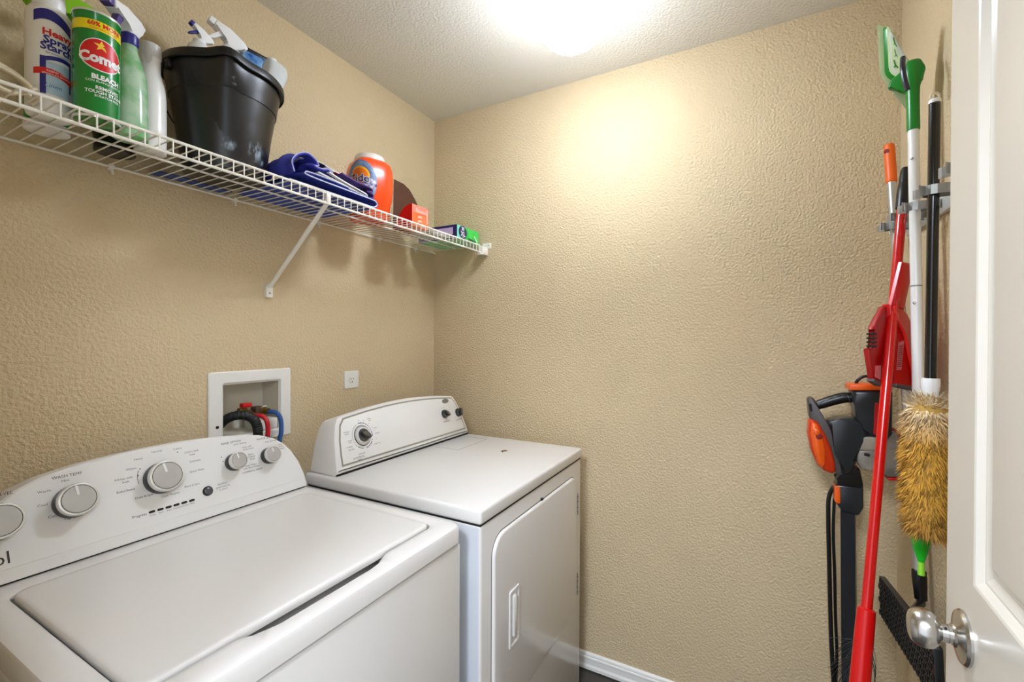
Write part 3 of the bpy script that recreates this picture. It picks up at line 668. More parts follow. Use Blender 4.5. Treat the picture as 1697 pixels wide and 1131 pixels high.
# lime sprayer behind
def bottle(name, c, prof, m, label, cat='bottle', sq=None, seg=36, group=None):
    t = thing(name, (*c, ZS), label, cat, group)
    obj('body', lathe(prof, (*c, ZS), seg=seg), m, t); return t
LIME = mat('lime_plastic', (140, 205, 30), .3, var=.05)
c = (-1.420, -.105)
lg = bottle('spray_bottle', c, [(.030, .001), (.034, .004), (.034, .12), (.031, .15), (.020, .18), (.0135, .195), (.0135, .21)], mat('deep_green_bottle', (40, 150, 50), .3, var=.05), 'green spray bottle with lime trigger head behind the green can')
spray_head(lg, Vector((*c, ZS+.212)), math.radians(-8), LIME, LIME, LIME, 1.45)
obj('base_foot', lathe([(.033, .0), (.0352, .001), (.0352, .012), (.0342, .014)], (*c, ZS), seg=32), CAPW, lg)
# purple/white sprayer with green liquid
c = (-1.322, -.215)
CLR = mat('clear_green_bottle', (196, 222, 196), .15, var=.35, vscale=22, alpha=.82, rgb2=(120, 190, 120))
pb = bottle('spray_bottle', c, [(.028, 0), (.0325, .003), (.033, .06), (.032, .10), (.030, .140), (.021, .170), (.0145, .192), (.0135, .208)], CLR, 'clear spray bottle of green liquid with purple and white head')
PURP = mat('purple_plastic', (92, 72, 140), .35, var=.05)
hd = spray_head(pb, Vector((*c, ZS+.206)), math.radians(215), CAPW, PURP, NAVYP, 1.05)
# white bottle with slim neck
c = (-1.263, -.165)
wb = bottle('cleaner_bottle', c, [(.026, 0), (.0305, .003), (.031, .06), (.0305, .130), (.028, .158), (.0225, .178), (.020, .190), (.020, .222), (.0195, .240), (.017, .243)], WP, 'plain white cleaner bottle with narrow neck left of the black bucket')
obj('cap_top', lathe([(.0203, .222), (.0215, .224), (.0215, .250), (.019, .253), (.0001, .2535)], (*c, ZS), seg=32), mat('pale_grey_cap', (206, 204, 200), .35, var=.03), wb)
Wb = Wrap(c, .0215, -.55, ZS); bm = bmesh.new(); grid_ell(bm, lambda a, b: Wb(a, b, .0012), 0, .222, .007, .022, 4, 20); obj('grip_recess', bm, mat('recess_grey', (196, 192, 186), .5, var=.03), wb)
# black tin at the back and cord hank
c = (-1.302, -.092)
tn = thing('round_tin', (*c, ZS), 'low round black tin at the back of the shelf behind the white bottle', 'tin')
obj('tin_body', lathe([(.036, 0), (.038, .002), (.038, .045), (.036, .047)], (*c, ZS), seg=36), BLACK, tn)
obj('tin_lid', lathe([(.0385, .036), (.0392, .038), (.0392, .050), (.037, .052), (.0001, .052)], (*c, ZS), seg=36), BLACK, tn)
CORD = mat('beige_cotton_cord', (222, 208, 178), .7, var=.12, vscale=50, bump=(600, .5, .001))
bm = bmesh.new()
for i in range(5):
    P = []; a0 = random.random()*2; rx = .030+.006*random.random(); rz = .022+.006*random.random()
    for k in range(26):
        a = 2*PI*k/26
        P.append(Vector((-1.515+rx*math.cos(a)+.003*math.sin(3*a+a0), -.235+(i-2)*.006+.012*math.sin(a+a0), ZS+.003+rz+rz*math.sin(a)+.001*i)))
    tube(P, .0038, 8, bm, closed=True)
lo = min(v.co.z for v in bm.verts); bmesh.ops.translate(bm, verts=bm.verts, vec=(0, 0, ZS-lo))
hk = thing('cord_hank', (-1.515, -.235, ZS), 'coiled hank of beige cotton cord at the left end of the shelf', 'cord')
obj('cord_loops', bm, CORD, hk)
obj('knot', tube(smooth_path([(-1.488, -.262, ZS+.004), (-1.480, -.25, ZS+.022), (-1.470, -.236, ZS+.030), (-1.466, -.226, ZS+.016), (-1.474, -.222, ZS+.004)], 6), .0032, 7), CORD, hk)

# bucket
bc = (-1.088, -.152)
def bucket_mat():
    m = mat('black_bucket_plastic', (22, 22, 23), .34, bump=(900, .15, .0006))
    nt = m.node_tree; N = nt.nodes; L = nt.links; p = N['Principled BSDF']; tc = [n for n in N if n.type == 'TEX_COORD'][0]
    out = None
    prev = (*lin((22, 22, 23)), 1)
    mask = None
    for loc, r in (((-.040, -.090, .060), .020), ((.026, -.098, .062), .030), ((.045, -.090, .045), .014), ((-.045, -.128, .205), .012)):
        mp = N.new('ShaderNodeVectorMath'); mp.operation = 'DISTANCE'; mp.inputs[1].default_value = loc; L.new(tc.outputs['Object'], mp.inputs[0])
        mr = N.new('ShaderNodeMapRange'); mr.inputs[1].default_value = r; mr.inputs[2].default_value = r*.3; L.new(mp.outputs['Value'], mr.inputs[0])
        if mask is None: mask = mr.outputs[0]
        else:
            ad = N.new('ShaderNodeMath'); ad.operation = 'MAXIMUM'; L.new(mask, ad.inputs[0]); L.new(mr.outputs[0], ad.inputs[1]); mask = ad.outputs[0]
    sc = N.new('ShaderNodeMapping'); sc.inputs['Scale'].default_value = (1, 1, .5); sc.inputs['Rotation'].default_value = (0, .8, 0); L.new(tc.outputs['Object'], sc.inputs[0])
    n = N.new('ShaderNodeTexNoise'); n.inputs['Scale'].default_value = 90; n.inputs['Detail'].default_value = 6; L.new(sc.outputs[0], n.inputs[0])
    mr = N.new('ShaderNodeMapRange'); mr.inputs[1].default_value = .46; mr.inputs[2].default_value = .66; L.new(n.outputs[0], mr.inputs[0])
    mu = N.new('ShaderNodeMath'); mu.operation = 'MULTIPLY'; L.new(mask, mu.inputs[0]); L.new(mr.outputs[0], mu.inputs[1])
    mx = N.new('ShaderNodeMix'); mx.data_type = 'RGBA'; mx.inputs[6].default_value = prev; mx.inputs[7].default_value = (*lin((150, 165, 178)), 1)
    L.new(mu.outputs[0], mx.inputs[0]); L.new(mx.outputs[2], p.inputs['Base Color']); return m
BK = bucket_mat()
bu = thing('bucket', (*bc, ZS), 'black plastic bucket full of spray bottles on the wire shelf', 'bucket')
thc = math.atan2(-.45, .9)      # spout heading (sin, -cos)
def bring(r, z, spk=0, seg=72, lift=0):
    out = []
    for i in range(seg):
        th = 2*PI*i/seg-PI; d = math.atan2(math.sin(th-thc), math.cos(th-thc)); g = math.exp(-(d/.21)**2)
        R = r+spk*.020*g
        out.append(Vector((bc[0]+R*math.sin(th), bc[1]-R*math.cos(th), ZS+z+lift*g)))
    return out
prof = [(.088, 0, 0, 0), (.0935, .002, 0, 0), (.0945, .008, 0, 0), (.118, .180, 0, 0), (.1185, .184, 0, 0), (.1225, .186, .0, 0), (.124, .196, .25, 0), (.1265, .212, .75, .002), (.131, .235, .95, .003), (.1325, .250, 1, .006), (.1395, .250, 1, .006), (.1405, .244, 1, .006), (.1425, .246, 1, .006), (.1430, .258, 1, .006), (.141, .264, 1, .006), (.133, .265, 1, .006), (.1305, .260, 1, .006), (.1285, .235, .95, .003), (.121, .19, .2, 0), (.091, .006, 0, 0)]
obj('bucket_body', loft([bring(r, z, k, 72, l) for r, z, k, l in prof]), BK, bu, ang=40)
for sx in (-1, 1):
    ea = obj('handle_ear', box(bc[0]+sx*.134-.006, bc[0]+sx*.134+.006, bc[1]-.013, bc[1]+.013, ZS+.226, ZS+.254, .004), BK, bu)
P = []
for k in range(25):
    a = PI*k/24; P.append((bc[0]+.142*math.cos(a), bc[1]+.098*math.sin(a)*1.0, ZS+.240-.135*math.sin(a)))
obj('wire_handle', tube(P, .0016, 8), mat('dark_wire', (50, 50, 50), .3, metal=.8, var=.05), bu)
# things in the bucket
BZ = ZS+.0075
def inb(name, c, prof, m, label, z=BZ, seg=32):
    t = thing(name, (c[0], c[1], z), label, 'bottle'); obj('body', lathe(prof, (c[0], c[1], z), seg=seg), m, t); return t
c = (-1.150, -.150)
b1 = inb('spray_bottle', c, [(.022, 0), (.0265, .003), (.0265, .19), (.0300, .265), (.0300, .292), (.024, .308), (.0135, .318), (.0135, .324)], mat('sky_blue_bottle', (70, 160, 205), .25, var=.2, vscale=40), 'blue and white spray bottle with navy nozzle at the left of the bucket')
obj('white_shoulder', lathe([(.0305, .292), (.0245, .309), (.0142, .319), (.014, .326)], (c[0], c[1], BZ), seg=32), CAPW, b1)
spray_head(b1, Vector((c[0], c[1], BZ+.318)), math.radians(178), CAPW, NAVYP, CAPW, .62, -.55)
c = (-1.085, -.152)
b2 = inb('spray_bottle', c, [(.024, 0), (.0285, .003), (.0285, .2), (.0305, .27), (.0300, .305), (.022, .325), (.0135, .335), (.0135, .342)], WP, 'white spray bottle with plain white trigger in the middle of the bucket')
spray_head(b2, Vector((c[0], c[1], BZ+.330)), math.radians(170), CAPW, CAPW, WP, 1.0, -.45)
Wx = Wrap(c, .0297, -.5, BZ)
bm = bmesh.new()
for i in range(7): grid_poly(bm, lambda a, b: Wx(a, b, .0006), -.024+.003*i, -.0225+.003*i, .290, .304, 1, 1)
add_text(bm, 'G', Wx, .006, .292, .02, .0006, bold=.001); obj('black_label_print', bm, BLACK, b2)
c = (-.992, -.122)
FW = Frame((c[0], c[1], BZ), (.98, -.18, 0), (0, 0, 1))
wp_ = thing('wipes_pouch', (c[0], c[1], BZ), 'blue pouch of cleaning wipes with black edge sticking out of the bucket', 'pouch')
GL2 = mat('glossy_blue_film', (24, 84, 170), .2, var=.4, vscale=25, rgb2=(140, 190, 225))
pr = [(-.030, .04), (.018, .04), (.036, .20), (.044, .31), (.042, .386), (-.034, .390), (-.036, .2)]
obj('pouch_body', prism(pr, FW, -.010, .010, .006, 3), GL2, wp_)
obj('black_top_edge', prism([(.044, .381), (.046, .391), (-.036, .397), (-.037, .385)], FW, -.011, .011, .002), BLACK, wp_)
bm = bmesh.new(); add_text(bm, 'WIPES', FW, .002, .345, .022, .0108, rot=0, bold=.0006)
for q in (-1,):
    pass
obj('white_lettering', bm, CAPW, wp_)
c = (-.992, -.200)
jg = thing('plastic_jug', (c[0], c[1], BZ), 'translucent white plastic jug leaning at the right of the bucket', 'bottle')
JM = mat('translucent_jug', (206, 210, 208), .2, var=.1, alpha=.9)
def sqr(a, b, z, e=.55, n=32, dx=0): return [Vector((c[0]+dx+a*math.copysign(abs(math.cos(t))**e, math.cos(t)), c[1]+b*math.copysign(abs(math.sin(t))**e, math.sin(t)), BZ+z)) for t in [2*PI*i/n for i in range(n)]]
obj('body', loft([sqr(.012, .012, .06, dx=-.042), sqr(.016, .016, .066, dx=-.042), sqr(.022, .020, .16, dx=-.022), sqr(.028, .022, .255, dx=-.006), sqr(.032, .025, .315, dx=.014), sqr(.028, .022, .338, dx=.014), sqr(.020, .016, .346, dx=.010)]), JM, jg)
obj('jug_cap', lathe([(.012, .340), (.0125, .346), (.0125, .352), (.011, .354), (.0001, .354)], (c[0]+.006, c[1], BZ), seg=24), CAPW, jg)

# towels
def cloth(name, rgb, label, path, y0, y1, th, amp=.004, trim=None, group=None, seed=0, bscale=900, stripes=None, nseg=6, slant=0):
    random.seed(seed); sp = smooth_path([Vector((p[0], 0, p[1])) for p in path], nseg)
    ny = 14; bm = bmesh.new(); V = []
    ph = [random.random()*6 for _ in range(6)]
    for i, p in enumerate(sp):
        row = []
        for j in range(ny+1):
            t = j/ny; y = y0+(y1-y0)*t; u = i/len(sp)
            wz = amp*(.5*math.sin(7*t+ph[0]+u*5)+.35*math.sin(15*t+ph[1]-u*9)); wx = amp*(.6*math.sin(9*t+ph[2]+u*4)+.3*math.sin(19*t+ph[3]))
            row.append(bm.verts.new((p.x+wx+slant*t, y+amp*.5*math.sin(11*u+ph[4]), p.z+max(0, wz+amp*.5)*min(1, 5*max(0, p.z-ZS-.003)/.02))))
        V.append(row)
    for i in range(len(V)-1):
        for j in range(ny):
            f = bm.faces.new((V[i][j], V[i+1][j], V[i+1][j+1], V[i][j+1]))
            if stripes: f.material_index = stripes[int(i/len(V)*len(stripes)) % len(stripes)]
    edge = [v.co.copy() for v in [r[0] for r in V]]
    bmesh.ops.recalc_face_normals(bm, faces=bm.faces)
    bmesh.ops.solidify(bm, geom=bm.faces[:], thickness=th)
    lo = min(v.co.z for v in bm.verts)
    if lo < ZS: bmesh.ops.translate(bm, verts=bm.verts, vec=(0, 0, ZS-lo)); edge = [e+Vector((0, 0, ZS-lo)) for e in edge]
    ms = [mat('terry_'+name+'_%d' % i, c_, .9, bump=(bscale, .8, .0015), var=.15, vscale=40) for i, c_ in enumerate(rgb)]
    mid = Vector((sum(p[0] for p in path)/len(path), (y0+y1)/2, ZS))
    t = thing('towel', mid, label, 'towel', group)
    obj('cloth', bm, ms, t, ang=60)
    if trim: obj('hem', tube(edge, trim[1], 6), mat('hem_'+str(trim[0][0]), trim[0], .8, var=.05), t)
    return t
z = ZS
cloth('blue', [(64, 82, 172)], 'folded blue towel at the bottom of the towel pile', [(-1.00, z+.003), (-.88, z+.003), (-.74, z+.003), (-.695, z+.004), (-.680, z+.012), (-.684, z+.022), (-.70, z+.026), (-.80, z+.028), (-.94, z+.030), (-.955, z+.036), (-.94, z+.041), (-.86, z+.042), (-.80, z+.038)], -.298, -.05, .004, .003, ((226, 224, 232), .0016), seed=1)
cloth('white', [(236, 234, 230)], 'folded white towel sandwiched between the blue and purple towels', [(-.90, z+0.056), (-.82, z+0.047), (-.74, z+0.038), (-.715, z+0.038), (-.712, z+0.043), (-.74, z+0.048), (-.80, z+0.056), (-.86, z+0.068)], -.285, -.08, .003, .0015, ((238, 236, 230), .0018), seed=3)
cloth('purple', [(74, 54, 122), (62, 56, 136)], 'dark purple towel folded on top against the orange tub', [(-.86, z+0.072), (-.80, z+0.060), (-.74, z+0.048), (-.690, z+0.043), (-.672, z+0.046), (-.674, z+0.056), (-.70, z+0.060), (-.676, z+0.066), (-.685, z+0.074), (-.74, z+0.076), (-.80, z+0.084)], -.27, -.07, .0035, .003, ((110, 70, 140), .0012), seed=5, stripes=[0, 1, 0])
cloth('navy_white', [(232, 230, 226), (24, 24, 60), (232, 230, 226), (190, 30, 50), (30, 32, 80)], 'striped white navy and red cloth sloping over the towel pile', [(-.935, z+0.092), (-.90, z+0.100), (-.86, z+0.100), (-.81, z+0.094), (-.76, z+0.092), (-.70, z+0.086)], -.25, -.10, .003, .003, ((240, 238, 232), .0014), seed=8, stripes=[0, 0, 1, 0, 3, 4, 1])
cloth('royal', [(66, 72, 178)], 'crumpled blue towel heaped against the bucket', [(-.975, z+.030), (-.985, z+.058), (-.965, z+.085), (-.935, z+.100), (-.912, z+.094), (-.900, z+.078), (-.915, z+.070), (-.890, z+.066), (-.865, z+.070), (-.845, z+.064)], -.285, -.15, .005, .006, ((200, 200, 235), .0013), seed=11)
cloth('denim', [(70, 92, 150)], 'flat denim-blue towel spread along the wall behind the bucket', [(-1.20, z+.003), (-1.12, z+.005), (-1.05, z+.004), (-1.012, z+.004)], -.050, -.012, .004, .002, None, seed=13)

# tub of detergent pods
c = (-.580, -.160)
tb = thing('detergent_tub', (*c, ZS), 'orange plastic detergent tub with a pale screw lid beside the towels', 'tub')
ORT = mat('orange_tub_plastic', (242, 74, 10), .24, var=.04, coat=.2)
yawt = math.radians(-18)
def tr(th, r):      # squircle radius by heading (sin, -cos)
    a = th-yawt; e = 3.2
    return r*(1/((abs(math.cos(a))**e+abs(math.sin(a))**e)**(1/e)))
def tring(r, z, n=56, rf=tr): return [Vector((c[0]+rf(t, r)*math.sin(t), c[1]-rf(t, r)*math.cos(t), ZS+z)) for t in [2*PI*i/n for i in range(n)]]
tprof = [(.054, 0), (.0605, .002), (.0635, .010), (.0645, .040), (.0660, .052), (.0715, .078), (.0745, .115), (.0745, .157), (.072, .184), (.066, .203), (.053, .215), (.042, .218)]
obj('tub_body', loft([tring(r, z_) for r, z_ in tprof]), ORT, tb, ang=50)
obj('screw_lid', loft([tring(r, z_, rf=lambda t, r: r) for r, z_ in ((.051, .208), (.0545, .212), (.055, .218), (.052, .229), (.049, .235), (.030, .236))]), mat('pale_tub_lid', (224, 216, 206), .4, var=.03), tb, ang=40)
def trf(th, zz):
    zz -= ZS
    for (r0, z0), (r1, z1) in zip(tprof, tprof[1:]):
        if z0 <= zz <= z1: return tr(th, r0+(r1-r0)*(zz-z0)/(z1-z0))
    return tr(th, tprof[-1][0])
Wt = Wrap(c, .074, yawt-PI/2+.62, ZS, trf)
def tube_label(name, cx, cy, a, b, h, m, rot=0): bm = bmesh.new(); grid_ell(bm, lambda p, q: Wt(p, q, h), cx, cy, a, b, 8, 40, rot); return obj(name, bm, m, tb)
tube_label('label_field', 0, .120, .062, .080, .0010, mat('label_blue_splash', (52, 78, 130), .3, rgb2=(130, 150, 180), vscale=30))
tube_label('yellow_ring', .004, .140, .034, .034, .0018, mat('label_yellow', (250, 180, 20), .3, var=.04))
tube_label('orange_ring', .004, .140, .028, .028, .0024, mat('label_orange', (238, 110, 20), .3, var=.04))
tube_label('violet_swirl', .038, .112, .022, .024, .0024, mat('label_violet', (66, 44, 120), .3, rgb2=(230, 228, 240), vscale=60), .4)
bm = bmesh.new(); add_text(bm, 'Tide', Wt, .005, .130, .038, .0032, bold=.0024, sx=.9); obj('white_letter_outline', bm, CAPW, tb)
bm = bmesh.new(); add_text(bm, 'Tide', Wt, .005, .130, .038, .0040, bold=.0006, sx=.9); obj('navy_lettering', bm, mat('navy_letter', (40, 30, 90), .3, var=.03), tb)
Wl = Wrap(c, .0535, -.05, ZS); bm = bmesh.new(); add_text(bm, 'OPEN', Wl, 0, .2235, .009, .0008, bold=.0004); obj('lid_lettering', bm, CAPW, tb)

# orange carton with raised cardboard flap
bx = thing('dryer_sheet_carton', (-.425, -.20, ZS), 'open red and orange carton beside the orange tub', 'carton')
RC = mat('red_carton_card', (206, 20, 16), .4, var=.05); OC = mat('orange_carton_card', (240, 104, 40), .4, var=.06, vscale=12, rgb2=(244, 130, 80))
cpoly = [(.268, 0), (.268, .082), (.262, .082), (.246, .080), (.226, .070), (.208, .052), (.196, .030), (.190, .0)]
bm = prism([(-a, b) for a, b in cpoly], Frame((0, 0, ZS), (0, 1, 0), (0, 0, 1)), -.472, -.375)
for f in bm.faces:
    if f.calc_center_median().x < -.4715: f.material_index = 1
obj('carton_body', bm, [OC, RC], bx)
obj('pink_top_band', box(-.4715, -.3755, -.2688, -.2678, ZS+.052, ZS+.0815), mat('pink_card_print', (238, 130, 112), .4, var=.05), bx)
obj('cardboard_flap', prism([(-.135, .0), (.062, .0), (.060, .060), (.030, .115), (-.005, .160), (-.040, .192), (-.075, .205), (-.130, .207)], Frame((-.300, -.138, ZS), (1, 0, 0), (0, 0, 1)), -.0015, .0015, .0004, 1), mat('brown_cardboard', (84, 48, 26), .75, var=.1, vscale=20), bx)
FB = Frame((-.423, -.2688, ZS), (1, 0, 0), (0, 0, 1)); bm = bmesh.new()
add_text(bm, 'Bounce', FB, .004, .062, .022, .0014, bold=.0006)
for y in (.034, .018): add_poly(bm, [(-.020, y), (.006, y+.003), (.006, y+.010), (-.014, y+.009)], FB, .0012)
add_poly(bm, [(.034, .02), (.040, .02), (.040, .075), (.034, .075)], FB, .0012)
obj('white_lettering', bm, mat('pale_pink_print', (248, 190, 170), .4, var=.05), bx)
# green and navy bag box
gb = thing('bag_box', (-.125, -.19, ZS), 'green and navy XL box of bags at the right end of the shelf', 'box')
GB = mat('green_box_card', (34, 178, 60), .35, rgb2=(70, 215, 90), vscale=14); NB = mat('navy_box_card', (34, 30, 92), .35, var=.05)
bm = box(-.206, -.034, -.285, -.075, ZS, ZS+.062, .001, 1)
for f in bm.faces:
    if f.normal.x < -.7: f.material_index = 1
obj('box_body', bm, [GB, NB], gb)
FG = Frame((-.120, -.285, ZS+.031), (1, 0, 0), (0, 0, 1)); FL = Frame((-.206, -.18, ZS+.031), (0, -1, 0), (0, 0, 1))
bm = bmesh.new(); add_poly(bm, [(-.085, -.030), (-.05, -.030), (-.025, -.01), (-.02, .030), (-.085, .030)], FG, .0006); obj('mint_corner', bm, mat('mint_print', (120, 222, 190), .35, var=.05), gb, smooth=False)
bm = bmesh.new(); add_poly(bm, ell(-.043, .004, .031, .028, 32), FG, .0011); obj('navy_roundel', bm, NB, gb, smooth=False)
bm = bmesh.new(); add_text(bm, '30', FG, -.043, .018, .020, .0017, bold=.0008); add_text(bm, 'XL', FG, -.042, -.004, .028, .0017, bold=.001); add_text(bm, 'BAGS', FG, -.042, -.018, .008, .0017)
add_poly(bm, [(.045, .002), (.050, .006), (.075, -.020), (.066, -.020)], FG, .0017); obj('white_lettering', bm, CAPW, gb, smooth=False)
bm = bmesh.new(); add_poly(bm, [(.0, -.012), (.050, -.016), (.058, -.024), (.0, -.022)], FG, .0014); obj('dark_green_swoosh', bm, mat('dark_green_print', (10, 90, 50), .35, var=.05), gb, smooth=False)
bm = bmesh.new(); add_poly(bm, [(-.040, -.010), (.085, -.010), (.085, .020), (-.040, .020)], FL, .0008); obj('lilac_panel', bm, mat('lilac_print', (196, 180, 214), .4, var=.05), gb, smooth=False)
bm = bmesh.new(); add_text(bm, 'Easy Tie', FL, .070, -.021, .010, .0008); obj('side_lettering', bm, CAPW, gb, smooth=False)
# clear packet between
zp = thing('plastic_packet', (-.29, -.2, ZS), 'flat clear plastic packet lying behind the green box', 'packet')
obj('film', box(-.350, -.225, -.260, -.150, ZS, ZS+.010, .004, 2), mat('clear_film', (212, 214, 200), .15, var=.2, vscale=30, alpha=.7), zp)

# ------------------------------------------------------------ tool rack on the right wall
RZ = 1.68
rk = thing('tool_rack', (-.42, YC, RZ), 'steel spring-clip tool rack mounted on the right wall', 'rack')
obj('rack_bar', box(-.80, -.115, YC, YC+.012, RZ-.022, RZ+.022, .003), mat('rack_bar_white', (214, 214, 210), .3, metal=.3, var=.06), rk)
poles = [(-.172, -1.745, .0125), (-.283, -1.744, .0125), (-.381, -1.745, .0125), (-.516, -1.743, .0135), (-.66, -1.745, .0125)]
for (px_, py_, r) in poles:
    bm = bmesh.new(); F = Frame((px_, py_, RZ), (1, 0, 0), (0, 1, 0))
    for sx in (-1, 1):
        P = [(sx*.012, -(py_-YC)+.012), (sx*.017, -.030), (sx*(r+.006), -.014), (sx*(r+.0045), 0), (sx*(r+.002), .010), (sx*(r*.62), r+.0035), (sx*(r*1.1), r+.013), (sx*(r*1.5), r+.017)]
        for a, b in zip(P, P[1:]):
            d = (Vector(b)-Vector(a)).normalized(); q = Vector((-d.y, d.x))*.0008
            loft([[Vector((px_+p[0]+k*q.x, py_+p[1]+k*q.y, zz)) for p, k in ((a, -1), (b, -1), (b, 1), (a, 1))] for zz in (RZ-.010, RZ+.010)], bm=bm)
    cl = obj('spring_clip', bm, STEEL, rk, ang=20)
    obj('clip_screw', lathe([(.005, 0), (.005, .003), (.0001, .004)], (px_, YC+.012, RZ), (0, 1, 0), 12), CHROME, cl)
obj('end_cap', box(-.122, -.105, YC+.012, YC+.050, RZ-.014, RZ+.014, .006, 3), CAPW, rk)

# green flat mop, head up
mp = thing('flat_mop', (-.385, -1.745, .84), 'white-poled mop hung upside down with green flat head up', 'mop')
a0 = Vector((-.354, -1.745, 1.905)); a1 = Vector((-.437, -1.745, .93)); ax = (a1-a0).normalized()
at = lambda z: a0+ax*((z-a0.z)/ax.z)
obj('pole', tube([at(1.875), at(.97)], .0110, 20), WPOLE, mp)
for z_ in (1.49, 1.22): obj('pole_joint', tube([at(z_+.0015), at(z_-.0015)], .0116, 20), mat('joint_grey', (150, 150, 150), .4, var=.05), mp)
for z_ in (1.80, 1.45, 1.20): obj('lock_button', lathe([(.003, .0105), (.003, .0135), (.0001, .0145)], at(z_), (-.8, .5, 0), 10), STEEL, mp)
GR = mat('green_mop_plastic', (16, 128, 34), .3, var=.06); GRL = mat('bright_green_plastic', (30, 200, 40), .3, var=.05)
PG = mat('pale_green_pad', (206, 224, 172), .75, bump=(700, .7, .002), var=.08, vscale=60)
nk = obj('green_neck', lathe([(.0122, 0), (.0128, .004), (.0128, .085), (.0140, .110), (.019, .135), (.0215, .160), (.017, .172), (.008, .176)], at(1.872), -ax, 28), GR, mp)
# head: plate, terry strip and pad as stacked slabs between corner loops
FQ = [(-.3769, -1.6894, 2.1365), (-.336, -1.7032, 2.0387), (-.3442, -1.7521, 1.9739), (-.344, -1.7518, 2.0157)]
MQ = [(-.3633, -1.683, 2.1489), (-.3233, -1.6952, 2.0359), (-.3069, -1.758, 1.9731), (-.3159, -1.7615, 2.0316)]
KQ = [(-.363, -1.6729, 2.1537), (-.3221, -1.6869, 2.0415), (-.2972, -1.7554, 1.931), (-.3028, -1.7647, 2.0322)]
def loopq(q, d=0, n=5):
    q = [Vector(p) for p in q]; c_ = sum(q, Vector())/4; q = [p+(c_-p)*d for p in q]; out = []
    for i in range(4):
        a, b, c2 = q[i-1], q[i], q[(i+1) % 4]; r = .10
        p0 = b+(a-b)*r; p1 = b+(c2-b)*r
        out += [p0, b+(p0-b)*.3+(p1-b)*.3, p1]
    return out
mixq = lambda A_, B_, t: [tuple(Vector(a)*(1-t)+Vector(b)*t) for a, b in zip(A_, B_)]
obj('head_pad', loft([loopq(mixq(MQ, KQ, .05)), loopq(KQ, -.03), loopq(KQ, .03)]), PG, mp, ang=50)
obj('head_plate', loft([loopq(mixq(FQ, MQ, .05), .02), loopq(MQ, .02)]), GR, mp, ang=50)
obj('plate_rim', loft([loopq(FQ, -.01), loopq(mixq(FQ, MQ, .12), -.02), loopq(mixq(FQ, MQ, .14), .04)]), PG, mp, ang=50)
FN = (Vector(FQ[0])-Vector(MQ[0])).normalized()
IQ = [tuple(Vector(p)+FN*.0012) for p in FQ]
obj('plate_inlay', loft([loopq(IQ, .10), loopq([tuple(Vector(p)+FN*.002) for p in FQ], .12)]), mat('pale_inlay', (206, 212, 198), .5, var=.05), mp, ang=50)
bm = bmesh.new()
def onF(u, v, h=.0035):
    a = Vector(FQ[0])*(1-u)+Vector(FQ[3])*u; b = Vector(FQ[1])*(1-u)+Vector(FQ[2])*u; return a*(1-v)+b*v+FN*h
for u, v in ((.22, .2), (.25, .45), (.45, .3), (.2, .75), (.5, .6)):
    for r_ in (0, 2.1, 4.2): tube([onF(u, v), onF(u+.10*math.cos(r_), v+.10*math.sin(r_))], .0011, 5, bm)
obj('plate_slits', bm, GR, mp)['kind'] = 'stuff'
obj('swivel_fork', prism([(-.048, .010), (-.040, .030), (-.012, .048), (.016, .052), (.024, .038), (.018, .012), (.010, -.010), (-.012, -.020), (-.022, .002)], Frame(at(1.985), (-.35, -.93, 0), (0, 0, 1)), -.010, .010, .005, 3), GR, mp)
obj('dark_hinge', tube(smooth_path([(-.3785, -1.7192, 2.0441), (-.3966, -1.7150, 2.0118), (-.3995, -1.7180, 1.9813), (-.3980, -1.724, 1.9559)], 5), .0055, 10), mat('dark_blue_hinge', (38, 38, 52), .35, var=.1), mp)
gp = [(.0125, .0), (.0175, -.012), (.0185, -.030), (.0170, -.052), (.0125, -.076), (.007, -.094), (.0045, -.104)]
gr = obj('green_grip', lathe([(r, -z_) for r, z_ in gp], at(.955), ax, 24), GRL, mp)
obj('lime_hang_loop', tube([at(.955)+ax*.098, at(.955)+ax*.128], [.0058, .0068], 14), mat('lime_tip', (150, 225, 60), .3, var=.05), gr)

# fluffy duster
fd = thing('duster', (-.522, -1.735, .92), 'fluffy tan wool duster hanging by its black pole', 'duster')
DTOP = Vector((-.512, -1.743, 1.865)); DBOT = Vector((-.521, -1.738, 1.275)); dax = (DBOT-DTOP).normalized()
obj('pole', tube([DTOP, DBOT], .0100, 22), mat('black_pole_enamel', (12, 13, 16), .18, coat=.4, var=.05), fd)
cp = obj('top_cap', lathe([(.0106, 0), (.0106, .006), (.008, .009)], DTOP-dax*.002, -dax, 20), CAPW, fd)
P = [DTOP-dax*.0165+Vector((.0030*math.cos(t), -.0080*math.cos(t), .0085*math.sin(t))) for t in [2*PI*i/20 for i in range(20)]]
obj('hanging_ring', tube(P, .0024, 8, closed=True), mat('cream_ring', (226, 216, 190), .4, var=.04), cp)
obj('white_collar', lathe([(.0150, 0), (.0158, .004), (.0158, .016), (.0148, .024), (.0120, .042), (.0100, .044)], DBOT+dax*(-.006), dax, 24), CAPW, fd)
obj('black_ferrule', tube([DBOT+dax*.034, DBOT+dax*.050], .0088, 16), BLACK, fd)
FC0 = Vector((-.5215, -1.736, 1.245)); FL_ = .305
core = obj('wool_core', lathe([(.006, 0), (.022, .008), (.034, .03), (.040, .07), (.040, .13), (.038, .19), (.034, .24), (.026, .285), (.008, .30)], FC0, (0, 0, -1), 28), mat('wool_root', (196, 158, 84), .95, var=.2, vscale=60), fd)
